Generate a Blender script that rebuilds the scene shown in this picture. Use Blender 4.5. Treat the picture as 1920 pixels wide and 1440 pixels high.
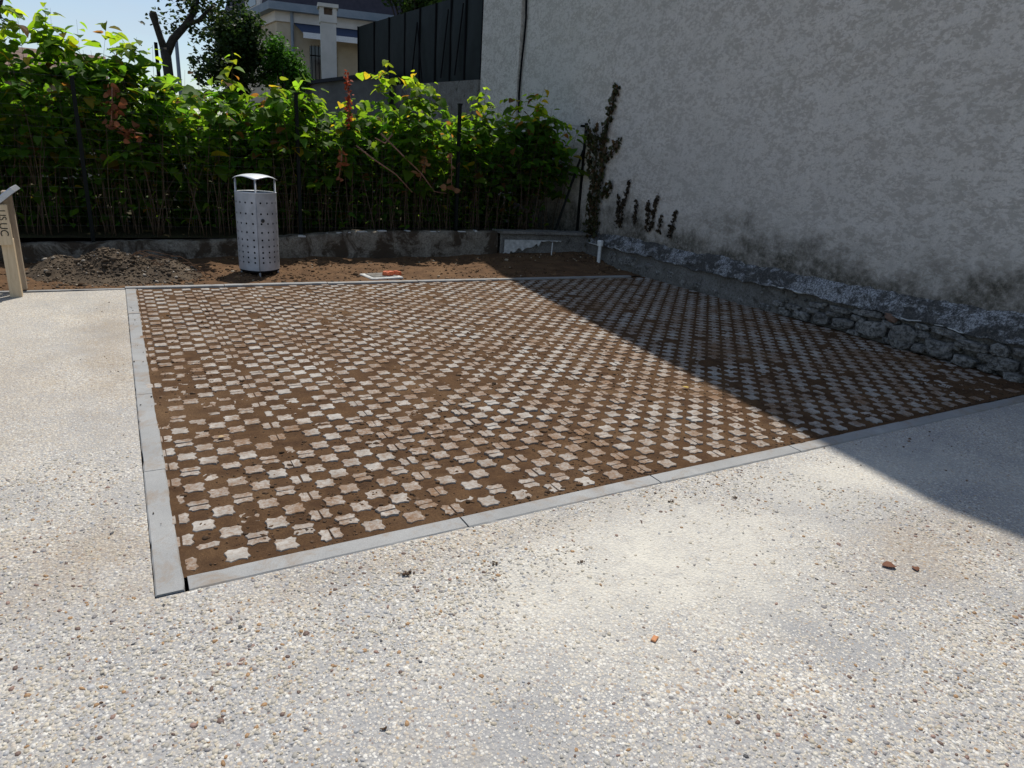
import bpy, math, random
import numpy as np
from mathutils import Vector, Matrix

# ------------------------------------------------------------------ reset
for o in list(bpy.data.objects):
    bpy.data.objects.remove(o)
scene = bpy.context.scene
col = scene.collection
R = math.radians

# ------------------------------------------------------------------ camera
CAMZ = 1.397
right = Vector((0.87099, -0.48755, 0.06059))
up = Vector((0.10381, 0.30318, 0.94726))
fwd = Vector((0.48021, 0.81877, -0.31468))
cd = bpy.data.cameras.new('camera')
cd.sensor_fit = 'HORIZONTAL'
cd.sensor_width = 36.0
cd.lens = 1265.0 / 1920.0 * 36.0
cd.clip_start = 0.05
cd.clip_end = 1500.0
cam = bpy.data.objects.new('camera', cd)
col.objects.link(cam)
m = Matrix((right, up, -fwd)).transposed().to_4x4()
m.translation = Vector((0, 0, CAMZ))
cam.matrix_world = m
scene.camera = cam

# ------------------------------------------------------------------ sky and sun
SHX, SHY = 0.28, 0.36                      # shadow shift per metre of height
sun_vec = Vector((SHX, SHY, 1.0)).normalized()
elev = math.asin(sun_vec.z)
azim = math.atan2(sun_vec.x, sun_vec.y)
w = bpy.data.worlds.new('World')
scene.world = w
w.use_nodes = True
nt = w.node_tree
nt.nodes.clear()
wo = nt.nodes.new('ShaderNodeOutputWorld')
bg = nt.nodes.new('ShaderNodeBackground')
sky = nt.nodes.new('ShaderNodeTexSky')
sky.sky_type = 'NISHITA'
sky.sun_disc = False
sky.sun_elevation = elev
sky.sun_rotation = azim
sky.air_density = 1.0
sky.dust_density = 0.6
sky.ozone_density = 1.0
# thin high cloud over the whole sky
tc = nt.nodes.new('ShaderNodeTexCoord')
mp = nt.nodes.new('ShaderNodeMapping')
mp.inputs['Scale'].default_value = (1.6, 1.6, 5.0)
cn = nt.nodes.new('ShaderNodeTexNoise')
cn.inputs['Scale'].default_value = 2.2
cn.inputs['Detail'].default_value = 7
cn.inputs['Roughness'].default_value = 0.6
cr = nt.nodes.new('ShaderNodeValToRGB')
cr.color_ramp.elements[0].position = 0.42
cr.color_ramp.elements[0].color = (0, 0, 0, 1)
cr.color_ramp.elements[1].position = 0.80
cr.color_ramp.elements[1].color = (0.6, 0.6, 0.6, 1)
mx = nt.nodes.new('ShaderNodeMixRGB')
mx.inputs[2].default_value = (4.6, 5.2, 6.0, 1)
nt.links.new(tc.outputs['Generated'], mp.inputs['Vector'])
nt.links.new(mp.outputs[0], cn.inputs['Vector'])
nt.links.new(cn.outputs['Fac'], cr.inputs[0])
nt.links.new(cr.outputs[0], mx.inputs[0])
nt.links.new(sky.outputs[0], mx.inputs[1])
nt.links.new(mx.outputs[0], bg.inputs['Color'])
bg.inputs['Strength'].default_value = 0.125
nt.links.new(bg.outputs[0], wo.inputs['Surface'])

sd = bpy.data.lights.new('sun', 'SUN')
sd.energy = 4.9
sd.angle = R(0.55)
sd.color = (1.0, 0.95, 0.87)
so = bpy.data.objects.new('sun', sd)
col.objects.link(so)
so.rotation_euler = (-sun_vec).to_track_quat('-Z', 'Y').to_euler()
so.location = (10, 10, 30)

scene.view_settings.view_transform = 'Standard'
scene.view_settings.look = 'None'
scene.view_settings.exposure = 0.0
scene.view_settings.gamma = 1.0
scene.view_settings.use_curve_mapping = False
scene.render.engine = 'CYCLES'

# ------------------------------------------------------------------ helpers
rng = np.random.default_rng(7)
random.seed(7)


def mesh_np(name, V, F, mat=None, parent=None, colors=None, smooth=False, link=True):
    """V (N,3); F is an (M,k) array or a list of index lists."""
    V = np.asarray(V, dtype=np.float32)
    me = bpy.data.meshes.new(name)
    if isinstance(F, np.ndarray):
        F = F.astype(np.int32)
        M, k = F.shape
        me.vertices.add(len(V))
        me.vertices.foreach_set('co', V.ravel())
        me.loops.add(M * k)
        me.loops.foreach_set('vertex_index', F.ravel())
        me.polygons.add(M)
        me.polygons.foreach_set('loop_start', np.arange(0, M * k, k, dtype=np.int32))
        me.update(calc_edges=True)
    else:
        me.from_pydata(V.tolist(), [], [list(map(int, f)) for f in F])
        me.update()
    if colors is not None:
        a = me.color_attributes.new('Col', 'FLOAT_COLOR', 'POINT')
        c = np.ones((len(V), 4), dtype=np.float32)
        c[:, :3] = np.asarray(colors)[:, :3]
        a.data.foreach_set('color', c.ravel())
    if smooth:
        me.polygons.foreach_set('use_smooth', np.ones(len(me.polygons), dtype=bool))
    if mat is not None:
        me.materials.append(mat)
    if not link:
        return me
    return add_obj(name, me, parent)


def add_obj(name, data, parent=None, loc=None):
    o = bpy.data.objects.new(name, data)
    col.objects.link(o)
    if parent is not None:
        o.parent = parent
    if loc is not None:
        o.location = loc
    return o


def empty(name, loc=(0, 0, 0), rz=0.0):
    o = bpy.data.objects.new(name, None)
    o.empty_display_size = 0.2
    col.objects.link(o)
    o.location = loc
    o.rotation_euler = (0, 0, rz)
    return o


def tag(o, label=None, cat=None, group=None, kind=None):
    if label:
        o['label'] = label
    if cat:
        o['category'] = cat
    if group:
        o['group'] = group
    if kind:
        o['kind'] = kind
    return o


class MB:
    """collects simple solids into one mesh"""
    def __init__(s):
        s.v = []
        s.f = []

    def add(s, V, F):
        n = len(s.v)
        s.v += [tuple(map(float, p)) for p in V]
        s.f += [[i + n for i in f] for f in F]
        return s

    def box(s, x0, x1, y0, y1, z0, z1, M=None, bev=0.0):
        if bev > 0:
            b = bev
            P = []
            for (zz, ins) in ((z0, 0), (z1 - b, 0), (z1, b)):
                P += [(x0 + ins, y0 + ins, zz), (x1 - ins, y0 + ins, zz), (x1 - ins, y1 - ins, zz), (x0 + ins, y1 - ins, zz)]
            F = [[3, 2, 1, 0], [8, 9, 10, 11]]
            for r in (0, 4):
                for i in range(4):
                    j = (i + 1) % 4
                    F.append([r + i, r + j, r + 4 + j, r + 4 + i])
        else:
            P = [(x0, y0, z0), (x1, y0, z0), (x1, y1, z0), (x0, y1, z0), (x0, y0, z1), (x1, y0, z1), (x1, y1, z1), (x0, y1, z1)]
            F = [[3, 2, 1, 0], [4, 5, 6, 7], [0, 1, 5, 4], [1, 2, 6, 5], [2, 3, 7, 6], [3, 0, 4, 7]]
        if M is not None:
            P = [tuple(M @ Vector(p)) for p in P]
        return s.add(P, F)

    def prism(s, poly, d, M=None):
        """poly: list of 3D points (one planar face), extruded by vector d"""
        n = len(poly)
        d = Vector(d)
        A = [Vector(p) for p in poly]
        B = [p + d for p in A]
        F = [list(range(n))[::-1], [n + i for i in range(n)]]
        for i in range(n):
            j = (i + 1) % n
            F.append([i, j, n + j, n + i])
        P = A + B
        if M is not None:
            P = [M @ p for p in P]
        return s.add([tuple(p) for p in P], F)

    def tube(s, pts, rad, k=6, cap=True):
        pts = [Vector(p) for p in pts]
        if not hasattr(rad, '__len__'):
            rad = [rad] * len(pts)
        P = []
        prev = None
        for i, p in enumerate(pts):
            t = (pts[min(i + 1, len(pts) - 1)] - pts[max(i - 1, 0)]).normalized()
            if prev is None:
                a = t.orthogonal().normalized()
            else:
                a = (prev - t * prev.dot(t)).normalized()
            prev = a
            b = t.cross(a)
            for q in range(k):
                an = 2 * math.pi * q / k
                P.append(p + (a * math.cos(an) + b * math.sin(an)) * rad[i])
        F = []
        for i in range(len(pts) - 1):
            for q in range(k):
                r = (q + 1) % k
                F.append([i * k + q, i * k + r, (i + 1) * k + r, (i + 1) * k + q])
        if cap:
            F.append(list(range(k))[::-1])
            F.append([(len(pts) - 1) * k + q for q in range(k)])
        return s.add([tuple(p) for p in P], F)

    def build(s, name, mat, parent=None, smooth=False):
        return mesh_np(name, np.array(s.v), s.f, mat, parent, smooth=smooth)


def vn2(x, y, seed=0):
    """smooth value noise in -1..1"""
    xi = np.floor(x).astype(np.int64)
    yi = np.floor(y).astype(np.int64)
    fx = x - xi
    fy = y - yi
    fx = fx * fx * (3 - 2 * fx)
    fy = fy * fy * (3 - 2 * fy)

    def h(a, b):
        n = (a * 374761393 + b * 668265263 + seed * 982451653) & 0x7fffffff
        n = ((n ^ (n >> 13)) * 1274126177) & 0x7fffffff
        n = ((n ^ (n >> 16)) * 668265263) & 0x7fffffff
        return (n & 0xffff) / 32767.5 - 1.0
    a = h(xi, yi) * (1 - fx) + h(xi + 1, yi) * fx
    b = h(xi, yi + 1) * (1 - fx) + h(xi + 1, yi + 1) * fx
    return a * (1 - fy) + b * fy


def fbm(x, y, oct=4, seed=0, rough=0.5):
    t = np.zeros_like(np.asarray(x, dtype=float))
    a = 1.0
    s = 0.0
    for i in range(oct):
        t = t + a * vn2(x * 2 ** i + 17.3 * i, y * 2 ** i - 9.1 * i, seed + i * 13)
        s += a
        a *= rough
    return t / s


def grid_faces(nu, nv):
    i = np.arange(nu - 1)[:, None]
    j = np.arange(nv - 1)[None, :]
    a = (i * nv + j).ravel()
    return np.stack([a, a + nv, a + nv + 1, a + 1], 1)


def smoothstep(a, b, x):
    t = np.clip((x - a) / (b - a), 0, 1)
    return t * t * (3 - 2 * t)


# icosahedron for clods, pebbles, stones
_p = (1 + 5 ** 0.5) / 2
ICO_V = np.array([(-1, _p, 0), (1, _p, 0), (-1, -_p, 0), (1, -_p, 0), (0, -1, _p), (0, 1, _p), (0, -1, -_p), (0, 1, -_p),
                  (_p, 0, -1), (_p, 0, 1), (-_p, 0, -1), (-_p, 0, 1)]) / math.sqrt(1 + _p * _p)
ICO_F = np.array([(0, 11, 5), (0, 5, 1), (0, 1, 7), (0, 7, 10), (0, 10, 11), (1, 5, 9), (5, 11, 4), (11, 10, 2), (10, 7, 6), (7, 1, 8),
                  (3, 9, 4), (3, 4, 2), (3, 2, 6), (3, 6, 8), (3, 8, 9), (4, 9, 5), (2, 4, 11), (6, 2, 10), (8, 6, 7), (9, 8, 1)])


def clod_cloud(P, S, C, flat=0.65, rough=0.3, seed=1):
    """many little lumps at P (n,3) with size S (n,), colour C (n,3)"""
    r = np.random.default_rng(seed)
    n = len(P)
    k = 1 + r.uniform(-rough, rough, (n, 12, 1))
    sc = np.stack([r.uniform(.75, 1.25, n), r.uniform(.75, 1.25, n), np.full(n, flat)], 1)[:, None, :]
    V = ICO_V[None] * k * sc * S[:, None, None]
    a = r.uniform(0, 6.283, n)
    ca, sa = np.cos(a)[:, None], np.sin(a)[:, None]
    X = V[:, :, 0] * ca - V[:, :, 1] * sa
    Y = V[:, :, 0] * sa + V[:, :, 1] * ca
    V = np.stack([X, Y, V[:, :, 2]], 2) + P[:, None, :]
    F = ICO_F[None] + (np.arange(n) * 12)[:, None, None]
    return V.reshape(-1, 3), F.reshape(-1, 3), np.repeat(C, 12, 0)


# ------------------------------------------------------------------ materials
class NT:
    def __init__(s, name, rough=0.85, spec=0.3):
        s.m = bpy.data.materials.new(name)
        s.m.use_nodes = True
        s.t = s.m.node_tree
        s.b = s.t.nodes['Principled BSDF']
        s.b.inputs['Roughness'].default_value = rough
        s.b.inputs['Specular IOR Level'].default_value = spec
        s.co = s.n('ShaderNodeTexCoord').outputs['Object']

    def n(s, t, **k):
        nd = s.t.nodes.new(t)
        for a, b in k.items():
            setattr(nd, a, b)
        return nd

    def link(s, a, b):
        s.t.links.new(a, b)

    def put(s, sock, v):
        if isinstance(v, bpy.types.NodeSocket):
            s.link(v, sock)
        elif isinstance(v, (tuple, list)) and len(v) == 3 and sock.type == 'RGBA':
            sock.default_value = (*v, 1)
        else:
            sock.default_value = v

    def mapping(s, scale=(1, 1, 1), loc=(0, 0, 0), rot=(0, 0, 0), src=None):
        nd = s.n('ShaderNodeMapping')
        nd.inputs['Scale'].default_value = scale
        nd.inputs['Location'].default_value = loc
        nd.inputs['Rotation'].default_value = rot
        s.link(src or s.co, nd.inputs['Vector'])
        return nd.outputs[0]

    def noise(s, scale, detail=5, rough=0.55, dist=0.0, src=None):
        nd = s.n('ShaderNodeTexNoise')
        nd.inputs['Scale'].default_value = scale
        nd.inputs['Detail'].default_value = detail
        nd.inputs['Roughness'].default_value = rough
        nd.inputs['Distortion'].default_value = dist
        s.link(src or s.co, nd.inputs['Vector'])
        return nd.outputs['Fac']

    def voro(s, scale, src=None, feature='F1', rnd=1.0):
        nd = s.n('ShaderNodeTexVoronoi')
        nd.feature = feature
        nd.inputs['Scale'].default_value = scale
        nd.inputs['Randomness'].default_value = rnd
        s.link(src or s.co, nd.inputs['Vector'])
        return nd

    def ramp(s, fac, stops, interp='LINEAR'):
        nd = s.n('ShaderNodeValToRGB')
        cr_ = nd.color_ramp
        cr_.interpolation = interp
        while len(cr_.elements) < len(stops):
            cr_.elements.new(0.5)
        for e, (p, c) in zip(cr_.elements, stops):
            e.position = p
            e.color = (c, c, c, 1) if not hasattr(c, '__len__') else (*c, 1)
        s.link(fac, nd.inputs[0])
        return nd.outputs[0]

    def mix(s, fac, a, b, mode='MIX'):
        nd = s.n('ShaderNodeMixRGB', blend_type=mode)
        s.put(nd.inputs[0], fac)
        s.put(nd.inputs[1], a)
        s.put(nd.inputs[2], b)
        return nd.outputs[0]

    def math(s, op, a, b=0.0, c=None):
        nd = s.n('ShaderNodeMath', operation=op)
        s.put(nd.inputs[0], a)
        s.put(nd.inputs[1], b)
        if c is not None:
            s.put(nd.inputs[2], c)
        return nd.outputs[0]

    def sep(s, src=None):
        nd = s.n('ShaderNodeSeparateXYZ')
        s.link(src or s.co, nd.inputs[0])
        return nd.outputs

    def blob(s, x, y, rx, ry, soft=0.6, wob=0.5, nscale=4.0, z=None):
        """mask 0..1 of an irregular stain lying round (x, y)"""
        p = s.mapping(scale=(1 / rx, 1 / ry, 0), loc=(-x / rx, -y / ry, 0))
        ln = s.n('ShaderNodeVectorMath', operation='LENGTH')
        s.link(p, ln.inputs[0])
        if not hasattr(s, 'bn'):
            s.bn = s.noise(4.0, 6, 0.65)
        nz = s.bn
        d = s.math('ADD', ln.outputs['Value'], s.math('MULTIPLY', s.math('SUBTRACT', nz, 0.5), wob * 2))
        return s.ramp(d, [(max(0.0, 0.5 - soft * 0.5), 1.0), (min(1, 0.5 + soft * 0.5), 0.0)])

    def bump(s, h, strength=0.3, dist=0.01, normal=None):
        nd = s.n('ShaderNodeBump')
        nd.inputs['Strength'].default_value = strength
        nd.inputs['Distance'].default_value = dist
        s.link(h, nd.inputs['Height'])
        if normal is not None:
            s.link(normal, nd.inputs['Normal'])
        s.link(nd.outputs[0], s.b.inputs['Normal'])
        return nd.outputs[0]

    def base(s, c):
        s.put(s.b.inputs['Base Color'], c)
        return s

    def attr(s, name='Col'):
        nd = s.n('ShaderNodeAttribute')
        nd.attribute_name = name
        return nd.outputs['Color']


def speckled(name, c1, c2, scale=20, rough=0.85, bump=0.3, bdist=0.004, spec=0.3, metallic=0.0):
    t = NT(name, rough, spec)
    f = t.noise(scale, 8, 0.65)
    t.base(t.mix(t.ramp(f, [(0.35, 0.0), (0.65, 1.0)]), c1, c2))
    t.bump(t.noise(scale * 4, 5, 0.6), bump, bdist)
    t.b.inputs['Metallic'].default_value = metallic
    return t.m


def attr_mat(name, rough=0.9, spec=0.2, nscale=90.0, amt=0.35):
    t = NT(name, rough, spec)
    t.base(t.mix(1.0, t.attr(), t.ramp(t.noise(nscale, 4), [(0.3, 1 - amt), (0.7, 1 + amt * 0.4)]), 'MULTIPLY'))
    return t.m


def leaf_mat(name, trans=0.5, rough=0.45, tr_gain=(1.6, 1.7, 0.8)):
    t = NT(name, rough, 0.18)
    a = t.attr()
    t.base(a)
    tb = t.n('ShaderNodeBsdfTranslucent')
    t.link(t.mix(1.0, a, tr_gain, 'MULTIPLY'), tb.inputs['Color'])
    ms = t.n('ShaderNodeMixShader')
    ms.inputs[0].default_value = trans
    t.link(t.b.outputs[0], ms.inputs[1])
    t.link(tb.outputs[0], ms.inputs[2])
    t.link(ms.outputs[0], t.t.nodes['Material Output'].inputs['Surface'])
    return t.m


# exposed-aggregate concrete ------------------------------------------------
def make_aggregate():
    t = NT('exposed_aggregate', 0.8, 0.25)
    flat = t.mapping(scale=(1, 1, 0))
    wob = t.n('ShaderNodeTexNoise')
    wob.inputs['Scale'].default_value = 60
    wob.inputs['Detail'].default_value = 2
    t.link(flat, wob.inputs['Vector'])
    addv = t.n('ShaderNodeVectorMath', operation='MULTIPLY_ADD')
    t.link(wob.outputs['Color'], addv.inputs[0])
    addv.inputs[1].default_value = (0.008, 0.008, 0)
    t.link(flat, addv.inputs[2])
    v1 = t.voro(92, addv.outputs[0])
    v2 = t.voro(190, addv.outputs[0])
    stops = [(0.0, (0.47, 0.425, 0.345)), (0.22, (0.54, 0.51, 0.45)), (0.42, (0.36, 0.345, 0.32)), (0.58, (0.60, 0.585, 0.54)),
             (0.72, (0.35, 0.26, 0.17)), (0.78, (0.28, 0.27, 0.27)), (0.84, (0.22, 0.165, 0.14)), (0.89, (0.15, 0.145, 0.145)), (0.92, (0.45, 0.40, 0.335))]
    s1 = t.sep(v1.outputs['Color'])
    s2 = t.sep(v2.outputs['Color'])
    c1 = t.ramp(s1[0], stops, 'CONSTANT')
    c2 = t.ramp(s2[0], stops, 'CONSTANT')
    # matrix
    mat = t.mix(t.ramp(t.noise(3.0, 6, 0.6), [(0.35, 0.0), (0.65, 1.0)]), (0.295, 0.295, 0.295), (0.355, 0.350, 0.340))
    mat = t.mix(t.ramp(t.noise(260, 3), [(0.3, 0.0), (0.7, 0.5)]), mat, (0.20, 0.20, 0.20))
    # pebble masks: a random radius for each cell, dense and sparse areas
    dens = t.math('MULTIPLY', t.math('SUBTRACT', t.noise(1.5, 6, 0.65), 0.45), 0.9)
    r1 = t.math('ADD', t.math('MULTIPLY', s1[1], 0.30), t.math('ADD', dens, 0.26))
    m1 = t.math('SMOOTHSTEP', t.math('SUBTRACT', r1, v1.outputs['Distance']), 0.0, 0.08) if False else t.ramp(t.math('SUBTRACT', r1, v1.outputs['Distance']), [(0.0, 0.0), (0.06, 1.0)])
    r2 = t.math('ADD', t.math('MULTIPLY', s2[1], 0.34), t.math('ADD', dens, 0.22))
    m2 = t.ramp(t.math('SUBTRACT', r2, v2.outputs['Distance']), [(0.0, 0.0), (0.08, 1.0)])
    c = t.mix(m2, mat, c2)
    c = t.mix(m1, c, c1)
    c = t.mix(t.ramp(t.noise(0.9, 6, 0.65, 0.4), [(0.42, 0.0), (0.68, 0.42)]), c, (0.33, 0.32, 0.31))
    c = t.mix(t.ramp(t.noise(2.7, 7, 0.7, 0.3), [(0.56, 0.0), (0.74, 0.32)]), c, (0.31, 0.26, 0.185))
    # cement dust, dirt tracked over the slab
    d1 = t.blob(1.62, 1.62, 1.25, 0.62, 0.9, 0.55, 2.2)
    d2 = t.blob(3.05, 1.80, 1.3, 0.42, 0.8, 0.5, 2.6)
    d3 = t.blob(4.7, 1.2, 1.6, 0.8, 0.8, 0.6, 2.0)
    dust = t.math('MAXIMUM', d1, t.math('MAXIMUM', t.math('MULTIPLY', d2, 0.7), t.math('MULTIPLY', d3, 0.6)))
    dust = t.math('MULTIPLY', dust, t.ramp(t.noise(11, 8, 0.8), [(0.30, 0.25), (0.56, 0.97)]))
    c = t.mix(dust, c, (0.54, 0.515, 0.45))
    b1 = t.blob(-0.25, 2.45, 0.5, 0.45, 0.7, 0.9, 7.0)
    b2 = t.blob(-0.15, 5.4, 0.35, 2.2, 0.8, 0.8, 5.0)
    b3 = t.blob(2.75, 1.22, 0.75, 0.34, 0.8, 0.8, 6.0)
    b4 = t.blob(0.9, 2.0, 1.4, 0.16, 0.8, 0.7, 6.0)
    b5 = t.blob(-0.9, 4.6, 1.2, 1.5, 0.9, 0.8, 3.0)
    br = t.math('MAXIMUM', t.math('MAXIMUM', b1, b2), t.math('MAXIMUM', b3, t.math('MULTIPLY', b4, 0.7)))
    br = t.math('MAXIMUM', br, t.math('MULTIPLY', b5, 0.5))
    cr_l = t.blob(-2.0, 6.0, 5.0, 6.4, 0.7, 0.35)
    c = t.mix(t.math('MULTIPLY', cr_l, t.ramp(t.noise(30, 6, 0.75), [(0.35, 0.0), (0.65, 0.6)])), c, (0.46, 0.40, 0.30))
    br = t.math('MULTIPLY', br, t.ramp(t.noise(40, 5, 0.7), [(0.3, 0.1), (0.7, 0.62)]))
    c = t.mix(br, c, (0.23, 0.165, 0.10))
    t.base(c)
    h = t.math('SUBTRACT', 1.0, v1.outputs['Distance'])
    t.bump(h, 0.9, 0.006)
    return t.m


def make_soil(name, c1=(0.138, 0.079, 0.039), c2=(0.058, 0.032, 0.018), pale=(0.215, 0.136, 0.074)):
    t = NT(name, 0.95, 0.1)
    c = t.mix(t.ramp(t.noise(7, 8, 0.65), [(0.35, 0.0), (0.68, 1.0)]), c1, c2)
    c = t.mix(t.ramp(t.noise(2.1, 6, 0.6, 0.6), [(0.5, 0.0), (0.72, 0.6)]), c, pale)
    c = t.mix(t.ramp(t.noise(120, 5, 0.7), [(0.42, 0.55), (0.62, 0.0)]), c, c2)
    t.base(c)
    t.bump(t.noise(130, 7, 0.75), 0.9, 0.010)
    return t.m


def make_star():
    t = NT('paving_concrete', 0.85, 0.2)
    t.co = t.n('ShaderNodeNewGeometry').outputs['Position']
    c = t.mix(t.ramp(t.noise(9, 3), [(0.35, 0.0), (0.65, 1.0)]), (0.27, 0.26, 0.24), (0.45, 0.43, 0.395))
    c = t.mix(t.ramp(t.noise(240, 3), [(0.38, 0.5), (0.55, 0.0)]), c, (0.30, 0.28, 0.25))
    lo = t.math('MULTIPLY', t.math('SUBTRACT', t.noise(1.7, 4, 0.6), 0.5), 0.65)
    mid = t.math('ADD', t.noise(55, 8, 0.8), lo)
    mid = t.math('ADD', mid, t.math('MULTIPLY', t.math('SUBTRACT', t.noise(7, 2), 0.5), 0.55))
    mk = t.ramp(mid, [(0.34, 0.06), (0.47, 0.40), (0.56, 0.75), (0.68, 1.0)])
    c = t.mix(mk, c, (0.17, 0.10, 0.055))
    t.base(c)
    t.bump(t.noise(300, 3, 0.7), 0.3, 0.002)
    return t.m


def make_kerb():
    t = NT('kerb_concrete', 0.8, 0.25)
    c = t.mix(t.ramp(t.noise(2.5, 6, 0.65), [(0.3, 0.0), (0.7, 1.0)]), (0.235, 0.238, 0.235), (0.33, 0.332, 0.325))
    c = t.mix(t.ramp(t.noise(320, 3), [(0.4, 0.45), (0.55, 0.0)]), c, (0.17, 0.17, 0.17))
    c = t.mix(t.ramp(t.noise(5.5, 8, 0.75, 0.5), [(0.50, 0.0), (0.64, 0.6)]), c, (0.22, 0.165, 0.115))
    c = t.mix(t.ramp(t.noise(60, 6, 0.75), [(0.66, 0.0), (0.72, 0.8)]), c, (0.06, 0.04, 0.03))
    c = t.mix(t.ramp(t.noise(3.1, 4, 0.6), [(0.66, 0.0), (0.8, 0.4)]), c, (0.52, 0.52, 0.51))
    t.base(c)
    t.bump(t.noise(180, 5, 0.7), 0.3, 0.002)
    return t.m


def make_roughcast():
    t = NT('grey_roughcast', 0.92, 0.12)
    # trowelled render: raised lighter flakes over a darker coat
    p = t.mapping(scale=(1, 1.0, 1.7), rot=(R(-14), 0, 0))
    f1 = t.noise(3.6, 9, 0.70, 0.6, src=p)
    f2 = t.noise(17, 7, 0.74, 0.5, src=p)
    mk = t.math('ADD', t.math('MULTIPLY', f1, 0.4), t.math('MULTIPLY', f2, 0.6))
    fl = t.ramp(mk, [(0.465, 0.0), (0.515, 1.0)])
    c = t.mix(fl, (0.455, 0.412, 0.36), (0.66, 0.613, 0.555))
    c = t.mix(t.ramp(t.noise(1.7, 7, 0.7), [(0.52, 0.0), (0.70, 0.35)]), c, (0.42, 0.41, 0.345))
    c = t.mix(t.ramp(t.noise(0.5, 5, 0.6), [(0.35, 0.0), (0.7, 0.35)]), c, (0.51, 0.48, 0.44))
    c = t.mix(t.ramp(t.noise(60, 5, 0.7), [(0.38, 0.35), (0.55, 0.0)]), c, (0.36, 0.345, 0.33))
    ps = t.mapping(scale=(1, 3.0, 0.16))
    c = t.mix(t.ramp(t.noise(2.4, 6, 0.65, src=ps), [(0.55, 0.0), (0.75, 0.28)]), c, (0.33, 0.31, 0.275))
    # rising damp and dirt above the plinth, ragged upper edge
    z = t.sep()[2]
    edge = t.math('ADD', z, t.math('MULTIPLY', t.math('SUBTRACT', t.noise(2.2, 7, 0.65), 0.5), -1.5))
    damp = t.ramp(edge, [(0.45, 1.0), (1.0, 0.0)])
    damp = t.math('MULTIPLY', damp, t.ramp(t.noise(9, 7, 0.7), [(0.3, 0.35), (0.65, 0.95)]))
    c = t.mix(damp, c, (0.19, 0.17, 0.135))
    c = t.mix(t.math('MULTIPLY', t.ramp(edge, [(0.42, 1.0), (0.80, 0.0)]), t.ramp(t.noise(20, 7, 0.78), [(0.36, 0.0), (0.56, 0.9)])), c, (0.07, 0.064, 0.05))
    t.base(c)
    t.bump(t.math('ADD', f2, t.math('MULTIPLY', t.noise(42, 5, 0.75), 0.6)), 0.7, 0.02)
    return t.m


def make_plinth():
    t = NT('flaking_plinth', 0.9, 0.15)
    p = t.mapping(scale=(1, 1, 1.5))
    f = t.noise(6, 8, 0.74, 0.3, src=p)
    pale = t.ramp(t.math('ADD', f, t.math('MULTIPLY', t.math('SUBTRACT', t.noise(1.6, 4), 0.5), 0.55)), [(0.455, 0.0), (0.56, 1.0)])
    c = t.mix(t.ramp(t.noise(26, 6, 0.7), [(0.35, 0.0), (0.65, 1.0)]), (0.065, 0.062, 0.058), (0.15, 0.14, 0.125))
    c = t.mix(pale, c, (0.46, 0.465, 0.475))
    c = t.mix(t.ramp(t.noise(60, 6, 0.8), [(0.45, 0.85), (0.56, 0.0)]), c, (0.05, 0.05, 0.05))
    t.base(c)
    t.bump(t.noise(30, 6, 0.8), 0.9, 0.02)
    return t.m


def make_old_concrete(name, a=(0.17, 0.15, 0.12), b=(0.30, 0.28, 0.24), moss=(0.045, 0.032, 0.02), thr=0.46):
    t = NT(name, 0.93, 0.1)
    c = t.mix(t.ramp(t.noise(5, 8, 0.7), [(0.35, 0.0), (0.65, 1.0)]), a, b)
    mk = t.ramp(t.noise(3.1, 8, 0.72, 0.6), [(thr, 0.0), (thr + 0.09, 0.92)])
    c = t.mix(mk, c, moss)
    c = t.mix(t.ramp(t.noise(50, 6, 0.75), [(0.40, 0.6), (0.55, 0.0)]), c, (0.06, 0.05, 0.04))
    t.base(c)
    t.bump(t.noise(22, 6, 0.75), 0.7, 0.02)
    return t.m


def make_stone():
    t = NT('rubble_stone', 0.9, 0.15)
    c = t.mix(t.ramp(t.noise(5, 5, 0.6), [(0.4, 0.0), (0.6, 1.0)]), (0.20, 0.19, 0.175), (0.32, 0.305, 0.28))
    c = t.mix(t.ramp(t.noise(28, 8, 0.8), [(0.44, 0.85), (0.53, 0.0)]), c, (0.06, 0.056, 0.05))
    c = t.mix(t.ramp(t.noise(16, 7, 0.8), [(0.62, 0.0), (0.68, 0.75)]), c, (0.52, 0.52, 0.51))
    t.base(c)
    t.bump(t.noise(36, 8, 0.8), 0.9, 0.02)
    return t.m


def make_wood(name, c1=(0.62, 0.50, 0.34), c2=(0.48, 0.37, 0.24)):
    t = NT(name, 0.75, 0.2)
    p = t.mapping(scale=(9, 9, 0.7))
    f = t.noise(4, 7, 0.65, 1.2, src=p)
    c = t.mix(t.ramp(f, [(0.35, 0.0), (0.65, 1.0)]), c1, c2)
    c = t.mix(t.ramp(t.noise(3, 5), [(0.5, 0.0), (0.8, 0.5)]), c, (0.40, 0.33, 0.25))
    t.base(c)
    t.bump(f, 0.3, 0.003)
    return t.m


def plain(name, c, rough=0.6, spec=0.3, metallic=0.0, nscale=30, var=0.15):
    t = NT(name, rough, spec)
    f = t.ramp(t.noise(nscale, 6, 0.6), [(0.3, 1 - var), (0.7, 1 + var * 0.5)])
    t.base(t.mix(1.0, c, f, 'MULTIPLY'))
    t.b.inputs['Metallic'].default_value = metallic
    return t.m


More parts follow.
